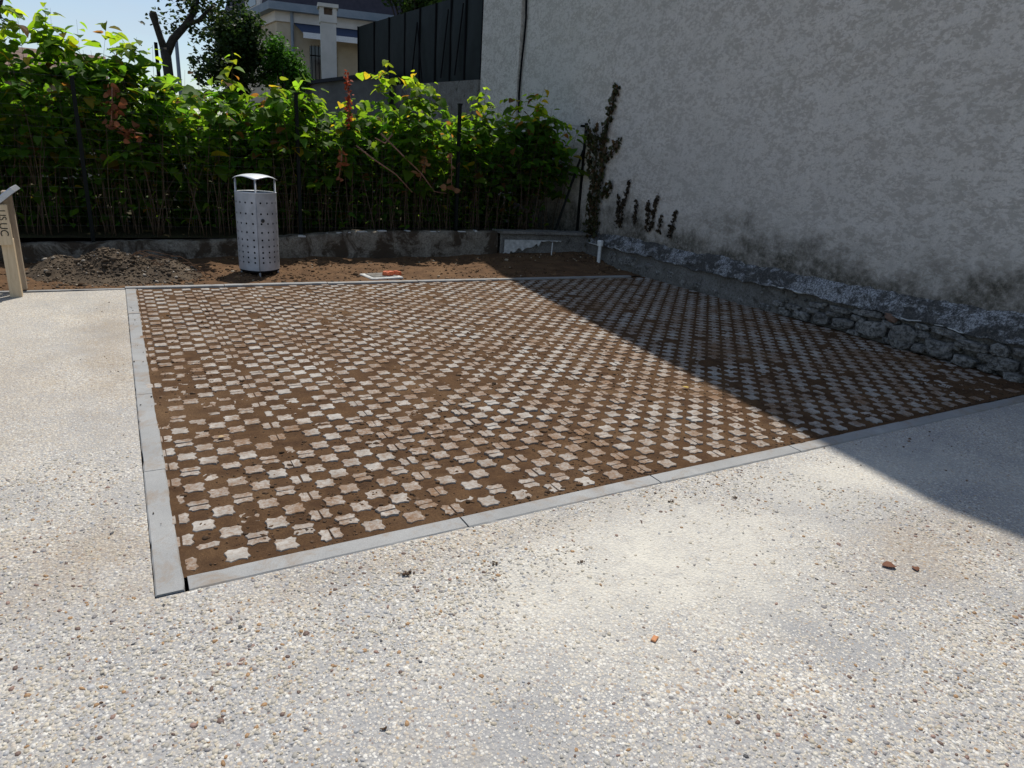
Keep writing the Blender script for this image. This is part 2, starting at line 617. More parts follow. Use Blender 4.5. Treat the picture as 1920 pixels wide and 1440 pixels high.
M_AGG = make_aggregate()
M_SOIL = make_soil('brown_soil')
M_STRIP = make_soil('strip_soil', (0.175, 0.10, 0.052), (0.075, 0.045, 0.027), (0.25, 0.155, 0.085))
M_HEAP = make_soil('dark_rubble_soil', (0.115, 0.085, 0.058), (0.055, 0.044, 0.034), (0.19, 0.145, 0.10))
M_GARDEN = make_soil('garden_soil', (0.07, 0.06, 0.03), (0.04, 0.035, 0.02), (0.08, 0.09, 0.03))
M_STAR = make_star()
M_KERB = make_kerb()
M_WALL = make_roughcast()
M_PLINTH = make_plinth()
M_LOW = make_old_concrete('mossy_low_wall', (0.16, 0.135, 0.105), (0.31, 0.28, 0.23), (0.05, 0.033, 0.02), 0.47)
M_LOW2 = make_old_concrete('grey_low_wall', (0.16, 0.15, 0.135), (0.27, 0.26, 0.24), (0.06, 0.055, 0.045), 0.56)
M_CEMENT = make_old_concrete('cement_render', (0.15, 0.14, 0.125), (0.23, 0.22, 0.20), (0.06, 0.05, 0.04), 0.56)
M_STONE = make_stone()
M_ATTR = attr_mat('lumps')
M_PEB = attr_mat('pebbles', 0.6, 0.35, 300, 0.2)
M_LEAF = leaf_mat('broad_leaf', 0.68, 0.55, (2.3, 2.0, 0.8))
M_DEAD = leaf_mat('dry_leaf', 0.3, 0.7, (1.3, 1.1, 0.9))
M_NEEDLE = leaf_mat('tree_leaf', 0.35, 0.5, (1.4, 1.5, 0.8))
M_CANE = speckled('cane_bark', (0.13, 0.085, 0.05), (0.06, 0.04, 0.025), 40)
M_BARK = speckled('tree_bark', (0.06, 0.05, 0.04), (0.03, 0.025, 0.02), 14, bump=0.8, bdist=0.02)
M_TWIG = speckled('pink_twig', (0.33, 0.17, 0.12), (0.20, 0.11, 0.075), 30)
M_STEEL = plain('bin_grey_paint', (0.44, 0.455, 0.485), 0.55, 0.35, 0.1, 7, 0.30)
M_CAP = plain('bin_cap_paint', (0.62, 0.65, 0.68), 0.4, 0.5, 0.1, 12, 0.12)
M_BLACK = plain('dark_liner', (0.012, 0.012, 0.014), 0.8, 0.1)
M_POST = plain('fence_post_paint', (0.008, 0.010, 0.009), 0.7, 0.15)
M_WIRE = plain('galvanised_wire', (0.05, 0.055, 0.052), 0.5, 0.4, 0.3)
M_WOOD = make_wood('weathered_timber')
M_WOODG = make_wood('grey_timber', (0.42, 0.34, 0.25), (0.30, 0.24, 0.18))
M_PLATE = plain('zinc_plate', (0.42, 0.44, 0.48), 0.35, 0.5, 0.6)
M_INK = plain('carved_ink', (0.03, 0.028, 0.025), 0.8, 0.1)
M_PVC = plain('white_pvc', (0.72, 0.72, 0.70), 0.4, 0.4, 0, 25, 0.18)
M_WHITEWASH = plain('whitewash', (0.52, 0.52, 0.50), 0.9, 0.1, 0, 18, 0.4)
M_ORANGE = plain('orange_clay', (0.62, 0.16, 0.07), 0.6, 0.3, 0, 40, 0.2)
M_SCREEN = plain('screen_canvas', (0.012, 0.017, 0.016), 0.75, 0.2, 0, 5, 0.35)
M_ROPE = plain('black_rope', (0.006, 0.006, 0.007), 0.8, 0.1)
M_CREAM = speckled('cream_render', (0.52, 0.45, 0.34), (0.42, 0.35, 0.26), 2.5)
M_FLUE = speckled('pale_flue_render', (0.66, 0.62, 0.58), (0.56, 0.53, 0.49), 3)
M_SLATE = speckled('slate', (0.035, 0.033, 0.045), (0.055, 0.05, 0.065), 6)
M_ZINC = speckled('zinc_gutter', (0.20, 0.25, 0.30), (0.27, 0.31, 0.36), 3, metallic=0.2)
M_AWN = plain('navy_awning', (0.045, 0.06, 0.10), 0.8, 0.1)
M_AWNW = plain('white_valance', (0.75, 0.75, 0.76), 0.8, 0.1)
M_GLASS = plain('dark_pane', (0.012, 0.012, 0.014), 0.1, 0.6)
M_TILE = speckled('clay_tiles', (0.19, 0.12, 0.085), (0.12, 0.085, 0.07), 8)
M_OUT = speckled('grey_block_render', (0.22, 0.215, 0.205), (0.15, 0.145, 0.14), 4)

# ------------------------------------------------------------------ ground, pavement
def flat_sheet(name, rects, z, mat, sub=1):
    V, F = [], []
    for (x0, x1, y0, y1) in rects:
        n = len(V)
        V += [(x0, y0, z), (x1, y0, z), (x1, y1, z), (x0, y1, z)]
        F.append([n, n + 1, n + 2, n + 3])
    return mesh_np(name, np.array(V, float), F, mat)


def back_line(x):                          # front edge of the back kerb
    return 7.345 - 0.0457 * x


def wall_x(y):                             # foot of the gable wall
    return 6.0 + 0.04 * (y - 3.5)


tag(flat_sheet('ground', [(-400, 400, -400, 400)], -0.10, M_GARDEN), kind='structure')
tag(flat_sheet('garden_ground', [(-60, 60, 9.02, 90)], 0.28, M_GARDEN), kind='structure')
pave = flat_sheet('pavement', [(-30, -0.030, -25, 7.345), (-0.030, 6.2, -25, 2.112)], 0.0, M_AGG)
tag(pave, kind='structure')

# loose relief of the aggregate close to the camera
PEB = np.array([(0.48, 0.435, 0.35), (0.54, 0.505, 0.43), (0.62, 0.60, 0.555), (0.37, 0.35, 0.31), (0.44, 0.39, 0.305), (0.39, 0.39, 0.39),
                (0.33, 0.20, 0.10), (0.23, 0.215, 0.21), (0.15, 0.10, 0.08), (0.06, 0.06, 0.065), (0.27, 0.175, 0.14)])
PW = np.array([.20, .16, .06, .16, .15, .12, .05, .045, .03, .006, .025])
N = 120000
px = rng.uniform(-1.6, 3.6, N)
py = rng.uniform(0.35, 4.2, N)
dx = px * right.x + py * right.y
dz = px * fwd.x + py * fwd.y - (0 - CAMZ) * 0
depth = px * fwd.x + py * fwd.y + (-CAMZ) * fwd.z
sx = (px * right.x + py * right.y - CAMZ * right.z) / depth * 1265 + 960
sy = 720 - (px * up.x + py * up.y - CAMZ * up.z) / depth * 1265
bare = fbm(px * 1.7, py * 1.7, 4, 5)
dustm = np.clip(1.3 - np.hypot((px - 1.62) / 0.75, (py - 1.62) / 0.36), 0, 1)
keep = (sx > -60) & (sx < 1980) & (sy < 1500) & ((px < -0.036) | (py < 2.105)) & (np.hypot(px, py) < 3.4)
keep &= rng.uniform(0, 1, N) < np.clip(0.60 + 1.25 * bare - 0.80 * dustm, 0.06, 1) * np.clip(1.5 - np.hypot(px, py) / 3.4, 0, 1)
px, py = px[keep], py[keep]
n = len(px)
sz = np.clip(rng.lognormal(math.log(0.0048), 0.38, n), 0.002, 0.0105)
el = rng.uniform(0.45, 0.95, n)
an = rng.uniform(0, 6.283, n)
ring = np.linspace(0, 2 * np.pi, 7)[:-1]
jit = 1 + rng.uniform(-.30, .25, (n, 6))
bx = np.cos(ring)[None] * jit * sz[:, None]
by = np.sin(ring)[None] * jit * (sz * el)[:, None]
ca, sa = np.cos(an)[:, None], np.sin(an)[:, None]
X = bx * ca - by * sa
Y = bx * sa + by * ca
hgt = np.minimum(sz * rng.uniform(.30, .60, n), .0036)
lo = np.stack([X + px[:, None], Y + py[:, None], np.full((n, 6), -0.001)], 2)
hi = np.stack([X * .84 + px[:, None], Y * .84 + py[:, None], np.repeat(hgt[:, None], 6, 1) * (1 + rng.uniform(-.3, .2, (n, 6)))], 2)
V = np.concatenate([lo, hi], 1).reshape(-1, 3)
q = []
for i in range(6):
    j = (i + 1) % 6
    q.append((i, j, 6 + j, 6 + i))
q += [(6, 7, 8, 9), (6, 9, 10, 11)]
F = (np.array(q)[None] + (np.arange(n) * 12)[:, None, None]).reshape(-1, 4)
pc = PEB[rng.choice(len(PEB), n, p=PW / PW.sum())] * rng.uniform(.8, 1.1, (n, 1))
tag(mesh_np('aggregate_pebbles', V, F, M_PEB, pave, np.repeat(pc, 12, 0)), kind='stuff')

# ------------------------------------------------------------------ kerbs
kerb = empty('kerb', (0, 0, 0))
tag(kerb, kind='structure')


def kerb_stone(p0, p1, wdt, z=0.010, gap=0.003):
    """stone from p0 to p1 along its left edge; body to the right"""
    p0, p1 = Vector((*p0, 0)), Vector((*p1, 0))
    d = (p1 - p0)
    L = d.length
    d.normalize()
    nrm = Vector((d.y, -d.x, 0))
    Mx = Matrix((d, nrm, Vector((0, 0, 1)))).transposed().to_4x4()
    Mx.translation = p0
    zz = z + random.uniform(-0.002, 0.003)
    ns = max(6, int(L / 0.035))
    sd_ = random.randrange(1000)
    u = np.linspace(gap, L - gap, ns)
    sec = [(0, -.15), (0, zz - .005), (.005, zz), (wdt - .005, zz), (wdt, zz - .005), (wdt, -.15)]
    V = []
    for i, uu in enumerate(u):
        for k, (cy_k, cz_k) in enumerate(sec):
            e1 = float(fbm(np.array(uu * 14.0), np.array(k * 3.7), 3, sd_)) * .0022
            chip = max(0.0, float(vn2(np.array(uu * 9.0), np.array(k * 5.1), sd_ + 5)) - .72) * .02
            sgn = 1 if k < 3 else -1
            V.append((uu, cy_k + (e1 + chip) * sgn * (k not in (0, 5)), cz_k - (chip * .8 + abs(e1) * .4) * (k in (1, 2, 3, 4))))
    F = []
    for i in range(ns - 1):
        for k in range(5):
            F.append([i * 6 + k, i * 6 + k + 1, (i + 1) * 6 + k + 1, (i + 1) * 6 + k])
    F += [[0, 1, 2, 3, 4, 5][::-1], [(ns - 1) * 6 + k for k in range(6)]]
    V = [Mx @ Vector(v) for v in V]
    return mesh_np('kerb_stone', np.array([tuple(v) for v in V]), F, M_KERB, kerb)


ys = [2.116, 3.085, 4.15, 5.20, 6.26, 7.345]
for a, b in zip(ys[:-1], ys[1:]):
    kerb_stone((-0.027 + random.uniform(-.002, .002), a), (-0.027 + random.uniform(-.002, .002), b), 0.087, 0.006)
xs = [0.068, 1.080, 2.083, 3.060, 4.07, 5.08, 6.0]
for a, b in zip(xs[:-1], xs[1:]):
    kerb_stone((a, 2.202 - 0.004 * a + random.uniform(-.003, .003)), (b, 2.202 - 0.004 * b + random.uniform(-.003, .003)), 0.086, 0.006)
xs = [-4.03, -3.03, -2.03, -1.03, -0.03, 0.85, 1.88, 2.9, 3.92, 4.95, 5.9]
for i, (a, b) in enumerate(zip(xs[:-1], xs[1:])):
    off = 0.0 if a < 1 else -0.012
    kerb_stone((a, back_line(a) + (.075 if a > -.3 else .052) + off), (b, back_line(b) + (.075 if a > -.3 else .052) + off), 0.07 if a > -.3 else .045, 0.020 if a > -0.3 else 0.006)

# ------------------------------------------------------------------ paved bay: soil bed and paving stones
PITCH = 0.1685


def soil_z(x, y):
    z = -0.0020 + 0.0030 * fbm(x * 3.0, y * 3.0, 4, 3) + 0.0035 * fbm(x * 14, y * 14, 3, 8) + 0.0024 * fbm(x * 40, y * 40, 2, 11)
    z = z + 0.0035 * smoothstep(4.6, 5.7, x) * smoothstep(3.6, 2.4, y)
    z = z + 0.0022 * np.exp(-((x - 0.35) ** 2) / 0.12 - ((y - 4.4) ** 2) / 1.2)
    z = z - 0.004 * np.exp(-((x - 1.9) ** 2) / 0.5 - ((y - 3.0) ** 2) / 0.3)
    z = z + 0.010 * np.exp(-((x - 0.06) / 0.03) ** 2) * (0.3 + 0.5 * vn2(x * 3, y * 7, 4))
    return z


gy = np.concatenate([np.arange(2.195, 3.6, 0.0115), np.arange(3.6, 5.2, 0.02), np.arange(5.2, 7.40, 0.032)])
gx = np.concatenate([np.arange(0.055, 3.4, 0.0135), np.arange(3.4, 6.22, 0.024)])
GX, GY = np.meshgrid(gx, gy, indexing='ij')
GYc = np.minimum(GY, back_line(GX) + 0.03)
V = np.stack([GX, GYc, soil_z(GX, GYc)], 2).reshape(-1, 3)
bed = mesh_np('paving_bed', V, grid_faces(len(gx), len(gy)), M_SOIL, smooth=True)
tag(bed, kind='structure')


def star_outline(r, side=None):
    """24-point outline: deep scallops on the axes, shallow ones on the diagonals"""
    pts = []
    for k in range(4):
        a0 = k * 90.0
        for (da, rad) in ((-33, 0.0510), (-17, 0.0392), (0, 0.0350), (17, 0.0392), (33, 0.0510), (45, 0.0472)):
            a = R(a0 + da)
            rr = rad * (1 + r.uniform(-.05, .05))
            pts.append((rr * math.cos(a), rr * math.sin(a)))
    if side is None:
        return pts
    ax, sg = side

    def clip(poly):
        out = []
        lim = 0.0028
        for i in range(len(poly)):
            p, q2 = poly[i], poly[(i + 1) % len(poly)]
            ip, iq = p[ax] * sg > lim, q2[ax] * sg > lim
            if ip:
                out.append(p)
            if ip != iq:
                t_ = (lim * sg - p[ax]) / (q2[ax] - p[ax])
                out.append((p[0] + (q2[0] - p[0]) * t_, p[1] + (q2[1] - p[1]) * t_))
        return out
    return clip(pts)


def star_mesh(name, outline, link=False):
    n_ = len(outline)
    c = np.mean(outline, axis=0)
    o_ = np.array(outline)
    inn = c + (o_ - c) * 0.955
    V = np.concatenate([np.c_[inn, np.zeros(n_)], np.c_[o_, np.full(n_, -0.0035)], np.c_[o_ * 1.02, np.full(n_, -0.03)]])
    F = [list(range(n_))]
    for r0 in (0, n_):
        for i in range(n_):
            j = (i + 1) % n_
            F.append([r0 + j, r0 + i, r0 + n_ + i, r0 + n_ + j])
    return V, F


rs = random.Random(11)
protos = {}
for key in (None, (0, 1), (0, -1), (1, 1), (1, -1)):
    protos[key] = [star_mesh('paving_stone', star_outline(rs, key)) for _ in range(5)]
pieces = []
for jj in range(24, 92):
    for ii in range(0, 78):
        if (ii % 2) != (jj % 2):
            continue
        u, v = ii / 2.0, jj / 2.0
        x = PITCH * (u - 0.079)
        y = PITCH * (v - 0.0228)
        if x < 0.07 or x > wall_x(y) + 0.0 or y < 2.19 or y > back_line(x) - 0.01:
            continue
        if ii % 2 == 0 and int(round(v)) % 2 == 0:
            keys = [(1, 1), (1, -1)]
        elif ii % 2 == 1 and int(round(u - 0.5)) % 3 == 0:
            keys = [(0, 1), (0, -1)]
        else:
            keys = [None]
        base = rs.gauss(0.0020, 0.0017)
        for k in keys:
            if rs.random() < 0.02:
                continue
            zz = base + rs.gauss(0, 0.0010)
            pieces.append((math.hypot(x, y), x + rs.gauss(0, .0015), y + rs.gauss(0, .0015), zz, k, rs.randrange(5), rs.gauss(0, .03)))


def in_view(x, y, pad=0):
    dpt = x * fwd.x + y * fwd.y - CAMZ * fwd.z
    a = (x * right.x + y * right.y - CAMZ * right.z) / dpt * 1265 + 960
    return -pad < a < 1920 + pad


pieces.sort(key=lambda p: p[0] + (0 if in_view(p[1], p[2]) else 100))
proto_me = {k: [mesh_np('paving_stone', v_, f_, M_STAR, link=False) for (v_, f_) in lst] for k, lst in protos.items()}
for (d, x, y, z, k, vi, rz) in pieces[:300]:
    o = add_obj('paving_stone', proto_me[k][vi], bed, (x, y, z))
    o.rotation_euler = (rs.gauss(0, .012), rs.gauss(0, .012), rz)
rest = MB()
for (d, x, y, z, k, vi, rz) in pieces[300:]:
    v_, f_ = protos[k][vi]
    c_, s_ = math.cos(rz), math.sin(rz)
    rest.add([(x + p[0] * c_ - p[1] * s_, y + p[0] * s_ + p[1] * c_, z + p[2]) for p in v_], f_)
tag(rest.build('paving_stones', M_STAR, bed), kind='stuff')

# crumbs of soil on the bed
n = 15000
cx_ = rng.uniform(0.07, 6.0, n)
cy_ = 2.2 + 5.0 * rng.uniform(0, 1, n) ** 1.5
ok = (cy_ < back_line(cx_) - .02) & (fbm(cx_ * 1.6, cy_ * 1.6, 3, 21) + rng.normal(0, .25, n) > 0.0)
cx_, cy_ = cx_[ok], cy_[ok]
n = len(cx_)
P = np.stack([cx_, cy_, soil_z(cx_, cy_) + 0.001], 1)
S = np.clip(rng.lognormal(math.log(.0042), .55, n), .0015, .018)
C = np.array([(0.10, 0.060, 0.034)]) * rng.uniform(.45, 1.3, (n, 1))
V, F, C = clod_cloud(P, S, C, .7, .35, 4)
tag(mesh_np('soil_crumbs', V, F, M_ATTR, bed, C), kind='stuff')

# ------------------------------------------------------------------ planting strip behind the bay
def strip_z(x, y):
    t_ = smoothstep(7.45, 8.6, y)
    z = 0.004 + 0.05 * t_ + 0.05 * t_ * smoothstep(4.0, 6.0, x)
    z = z + 0.028 * fbm(x * 1.8, y * 1.8, 4, 31) * smoothstep(7.40, 7.7, y) + 0.016 * fbm(x * 8, y * 8, 4, 33)
    return z


gx = np.arange(-6.0, 6.45, 0.028)
ty = np.linspace(0, 1, 62)
GX, T = np.meshgrid(gx, ty, indexing='ij')
GY = (back_line(GX) + 0.07) * (1 - T) + 9.05 * T
Z = strip_z(GX, GY)
Z = np.where(T < 0.03, np.minimum(Z, 0.006), Z)
strip = mesh_np('planting_strip', np.stack([GX, GY, Z], 2).reshape(-1, 3), grid_faces(len(gx), len(ty)), M_STRIP, smooth=True)
tag(strip, kind='structure')
n = 5200
cx_ = rng.uniform(-3.5, 6.2, n)
cy_ = back_line(cx_) + 0.08 + rng.uniform(0, 1.45, n)
ok = fbm(cx_ * 1.5, cy_ * 2, 3, 41) + rng.normal(0, .3, n) > -0.05
cx_, cy_ = cx_[ok], cy_[ok]
n = len(cx_)
P = np.stack([cx_, cy_, strip_z(cx_, cy_) + 0.004], 1)
S = np.clip(rng.lognormal(math.log(.009), .55, n), .003, .045)
C = np.array([(0.16, 0.095, 0.05)]) * rng.uniform(.35, 1.3, (n, 1))
pal = rng.uniform(0, 1, n) < 0.04
C[pal] = (0.40, 0.33, 0.24)
V, F, C = clod_cloud(P, S, C, .7, .35, 5)
tag(mesh_np('strip_clods', V, F, M_ATTR, strip, C), kind='stuff')

# heap of dark soil and rubble
heap = empty('soil_heap', (-0.2, 8.1, 0))
tag(heap, 'heap of dark rubbly soil left of the litter bin, against the low wall', 'soil heap')


def heap_z(x, y):
    a = 0.285 * np.exp(-((x + 0.12) / 0.40) ** 2 - ((y - 8.12) / 0.34) ** 2)
    b = 0.17 * np.exp(-((x + 0.55) / 0.30) ** 2 - ((y - 8.25) / 0.34) ** 2)
    c = 0.16 * np.exp(-((x - 0.38) / 0.26) ** 2 - ((y - 8.10) / 0.30) ** 2)
    h = np.maximum(np.maximum(a, b), c)
    return h * (1 + 0.30 * fbm(x * 5, y * 5, 4, 51)) + 0.03 * fbm(x * 9, y * 9, 4, 52) * smoothstep(0.01, 0.08, h) - 0.02


gx = np.arange(-1.25, 1.0, 0.018)
gy = np.arange(7.42, 8.98, 0.018)
GX, GY = np.meshgrid(gx, gy, indexing='ij')
Z = heap_z(GX, GY)
V = np.stack([GX + 0.2, GY - 8.1, Z + np.where(Z > -.005, strip_z(GX, GY) * .5, -0.01)], 2).reshape(-1, 3)
mesh_np('soil_mound', V, grid_faces(len(gx), len(gy)), M_HEAP, heap, smooth=True)
n = 2600
a_ = rng.normal(0, 0.42, n) - 0.08
b_ = rng.normal(0, 0.26, n) + 8.02
zz = heap_z(a_, b_)
ok = (b_ > 7.46) & (b_ < 8.8) & (a_ < 0.85)
a_, b_, zz = a_[ok], b_[ok], zz[ok]
n = len(a_)
P = np.stack([a_ + .2, b_ - 8.1, np.maximum(zz, -0.0) + strip_z(a_, b_) * .5 + 0.004], 1)
S = np.clip(rng.lognormal(math.log(.0065), .6, n), .002, .034)
C = np.array([(0.105, 0.078, 0.054)]) * rng.uniform(.4, 1.5, (n, 1))
pal = rng.uniform(0, 1, n) < 0.10
C[pal] = np.array([(0.34, 0.30, 0.25)]) * rng.uniform(.6, 1.2, (pal.sum(), 1))
V, F, C = clod_cloud(P, S, C, .7, .4, 6)
tag(mesh_np('rubble', V, F, M_ATTR, heap, C), kind='stuff')
roots = MB()
for _ in range(16):
    x, y = random.uniform(0.05, .75), random.uniform(7.75, 8.25)
    a = random.uniform(-.5, .9)
    L = random.uniform(.12, .4)
    z = float(heap_z(np.array(x), np.array(y))) + .05
    pts = [(x + .2 + L * t_ * math.cos(a), y - 8.1 - L * t_ * .3 * math.sin(a), max(z, 0.03) - .10 * t_ * (x > .2) + .03 * math.sin(t_ * 5)) for t_ in (0, .3, .6, 1)]
    roots.tube(pts, [.006, .005, .004, .002], 5)
roots.build('root', speckled('root_bark', (0.17, 0.095, 0.055), (0.10, 0.06, 0.035), 30), heap)

# ------------------------------------------------------------------ gable house on the right
house = empty('gable_house', (6.0, 3.5, 0))
tag(house, 'tall grey roughcast gable wall with flaking plinth, on the right of the bay', 'house')


def rel(V, o=(6.0, 3.5, 0)):
    return np.asarray(V, float) - np.array(o)


APEX_Y, APEX_Z = 5.2, 10.42
Y_FAR, Y_NEAR = 11.27, -1.0


def top_z(y):
    return APEX_Z - 0.55 * np.abs(y - APEX_Y)


UP_OFF = 0.085
gy = np.concatenate([np.arange(Y_NEAR, 1.8, 0.2), np.arange(1.8, 9.2, 0.035), np.arange(9.2, Y_FAR, 0.07), [Y_FAR]])
gt = np.concatenate([np.arange(0.30, 3.6, 0.04), np.arange(3.6, 5.4, .1), [6.0, 7.0]])
GY, GT = np.meshgrid(gy, gt, indexing='ij')
Z = GT.copy()
Z[:, -1] = top_z(gy)
Z[:, -2] = np.minimum(6.0, top_z(gy) - 0.3)
X = wall_x(GY) + UP_OFF + 0.010 * fbm(GY * 1.5, Z * 2.2, 3, 61) + 0.006 * fbm(GY * 9, Z * 13, 4, 62)
X[-1, :] += 0.0
V = np.stack([X, GY, Z], 2).reshape(-1, 3)
mesh_np('wall', rel(V), grid_faces(len(gy), len(gt))[:, ::-1], M_WALL, house, smooth=True)
# far return of the house, kept simple
b = MB()
xf = wall_x(Y_FAR) + UP_OFF
b.prism([(xf + .01, Y_FAR, 0), (xf + .01, Y_FAR, float(top_z(Y_FAR))), (xf + 9, Y_FAR, float(top_z(Y_FAR))), (xf + 9, Y_FAR, 0)], (0, -0.25, 0))
o = b.build('side_wall', M_WALL, house)
o.data.transform(Matrix.Translation((-6.0, -3.5, 0)))
b = MB()
xn = wall_x(Y_NEAR) + UP_OFF
b.prism([(xn + .01, Y_NEAR, 0), (xn + 9, Y_NEAR, 0), (xn + 9, Y_NEAR, float(top_z(Y_NEAR))), (xn + .01, Y_NEAR, float(top_z(Y_NEAR)))], (0, 0.25, 0))
o = b.build('side_wall', M_WALL, house)
o.data.transform(Matrix.Translation((-6.0, -3.5, 0)))
# roof planes with a small verge overhang
b = MB()
for s in (1, -1):
    ye = Y_FAR + .35 if s == 1 else Y_NEAR - .35
    P = []
    for (yy) in (APEX_Y, ye):
        zt = float(top_z(yy)) + .02
        P.append((wall_x(yy) + .04, yy, zt))
    P2 = [(p[0] + 9.3, p[1], p[2]) for p in P]
    b.prism([P[0], P[1], P2[1], P2[0]] if s == 1 else [P[0], P2[0], P2[1], P[1]], (0, 0, 0.12))
o = b.build('roof', M_TILE, house)
o.data.transform(Matrix.Translation((-6.0, -3.5, 0)))

# plinth: sloping shoulder, flaking band, cement below
gy = np.arange(0.4, 8.62, 0.022)
prof = [(0.104, 0.49), (0.090, 0.455), (0.074, 0.43), (0.055, 0.405), (0.034, 0.385), (0.018, 0.36), (0.008, 0.335), (0.002, 0.31), (-0.006, 0.288), (-0.018, 0.272), (-0.020, 0.264), (0.012, 0.262), (0.03, 0.258)]
GY, K = np.meshgrid(gy, np.arange(len(prof)), indexing='ij')
PX = np.array([p[0] for p in prof])[K]
PZ = np.array([p[1] for p in prof])[K]
lift = 0.03 * np.clip(4.0 - GY, 0, 3) * smoothstep(.25, .45, PZ) + 0.022 * fbm(GY * 1.1, GY * 0 + 3, 3, 71)
amp = np.sin(np.pi * K / (len(prof) - 1)) ** 0.5
X = wall_x(GY) + PX + amp * (0.030 * fbm(GY * 3, PZ * 9, 4, 72) + 0.022 * fbm(GY * 14, PZ * 24, 4, 73, .6))
Z = PZ + lift + amp * 0.026 * fbm(GY * 5, PZ * 5, 4, 74) + (K > 7) * 0.022 * fbm(GY * 9, GY * 0 + 1, 4, 75)
V = np.stack([X, GY, Z], 2).reshape(-1, 3)
mesh_np('plinth_band', rel(V), grid_faces(len(gy), len(prof)), M_PLINTH, house, smooth=True)
# pale lime lip under the band
yy = 2.2
while yy < 8.2:
    L = random.uniform(.12, .55)
    if random.random() < 0.6:
        pts, rad = [], []
        for t_ in np.linspace(0, 1, 8):
            y1 = yy + L * t_
            zl = 0.272 + 0.022 * float(fbm(np.array(y1 * 1.1), np.array(3.0), 3, 71)) + 0.022 * float(fbm(np.array(y1 * 9), np.array(1.0), 4, 75)) + random.uniform(-.003, .003)
            pts.append((wall_x(y1) - 0.014 - 6.0, y1 - 3.5, zl))
            rad.append(random.uniform(.004, .010) * math.sin(math.pi * (0.1 + 0.8 * t_)) + .001)
        MB().tube(pts, rad, 5).build('lime_lip', M_WHITEWASH, house, smooth=True)
    yy += L + random.uniform(.02, .3)
# cement footing under the band
gy = np.arange(0.4, 8.62, 0.03)
gz = np.linspace(-0.05, 0.285, 12)
GY, GZ = np.meshgrid(gy, gz, indexing='ij')
out = 0.03 * smoothstep(0.30, 0.0, GZ) * smoothstep(4.4, 5.2, GY)
X = wall_x(GY) + 0.014 - out + 0.02 * fbm(GY * 3, GZ * 5, 4, 81) + 0.008 * fbm(GY * 16, GZ * 16, 3, 82)
X = X + 0.028 * smoothstep(5.0, 4.6, GY)
mesh_np('footing', rel(np.stack([X, GY, GZ], 2).reshape(-1, 3)), grid_faces(len(gy), len(gz))[:, ::-1], M_CEMENT, house, smooth=True)


def stone(name, y, z, wy, hz, dep, parent, mat, seed, org, xw=None):
    """rounded, faceted rubble stone bedded in the wall"""
    r = np.random.default_rng(seed)
    nu = 10
    V = []
    ang0 = r.uniform(-.14, .14)
    ph = r.uniform(0, 6.28, 3)
    outl = []
    for k in range(nu):
        a = 2 * math.pi * (k + r.uniform(-.28, .28)) / nu
        sq = 1.0 / max(abs(math.cos(a)), abs(math.sin(a))) ** 0.75
        rr = sq * (1 + .09 * math.sin(2 * a + ph[0]) + .06 * math.sin(3 * a + ph[1]) + r.uniform(-.06, .06))
        y_, z_ = .5 * wy * rr * math.cos(a), .5 * hz * rr * math.sin(a)
        outl.append((y_ * math.cos(ang0) - z_ * math.sin(ang0), y_ * math.sin(ang0) + z_ * math.cos(ang0)))
    tilt = r.uniform(-.12, .12, 2)
    rings = [(1.0, 0.0), (1.0, .55), (.93, .82), (.72, .97), (.35, 1.03)]
    for (rad, dp) in rings:
        for (y_, z_) in outl:
            jr = 1 + r.uniform(-.05, .05)
            dd = dep * dp * (1 + r.uniform(-.10, .10)) + (tilt[0] * y_ + tilt[1] * z_) * dp
            V.append((.035 - dd, y_ * rad * jr, z_ * rad * jr))
    nv = len(rings)
    F = []
    for i in range(nv - 1):
        for k in range(nu):
            j = (k + 1) % nu
            F.append([i * nu + j, i * nu + k, (i + 1) * nu + k, (i + 1) * nu + j])
    F.append([(nv - 1) * nu + k for k in range(nu)][::-1])
    V = np.array(V) + np.array([(wall_x(y) if xw is None else xw), y, z]) - np.array(org)
    return mesh_np(name, V, F, mat, parent)


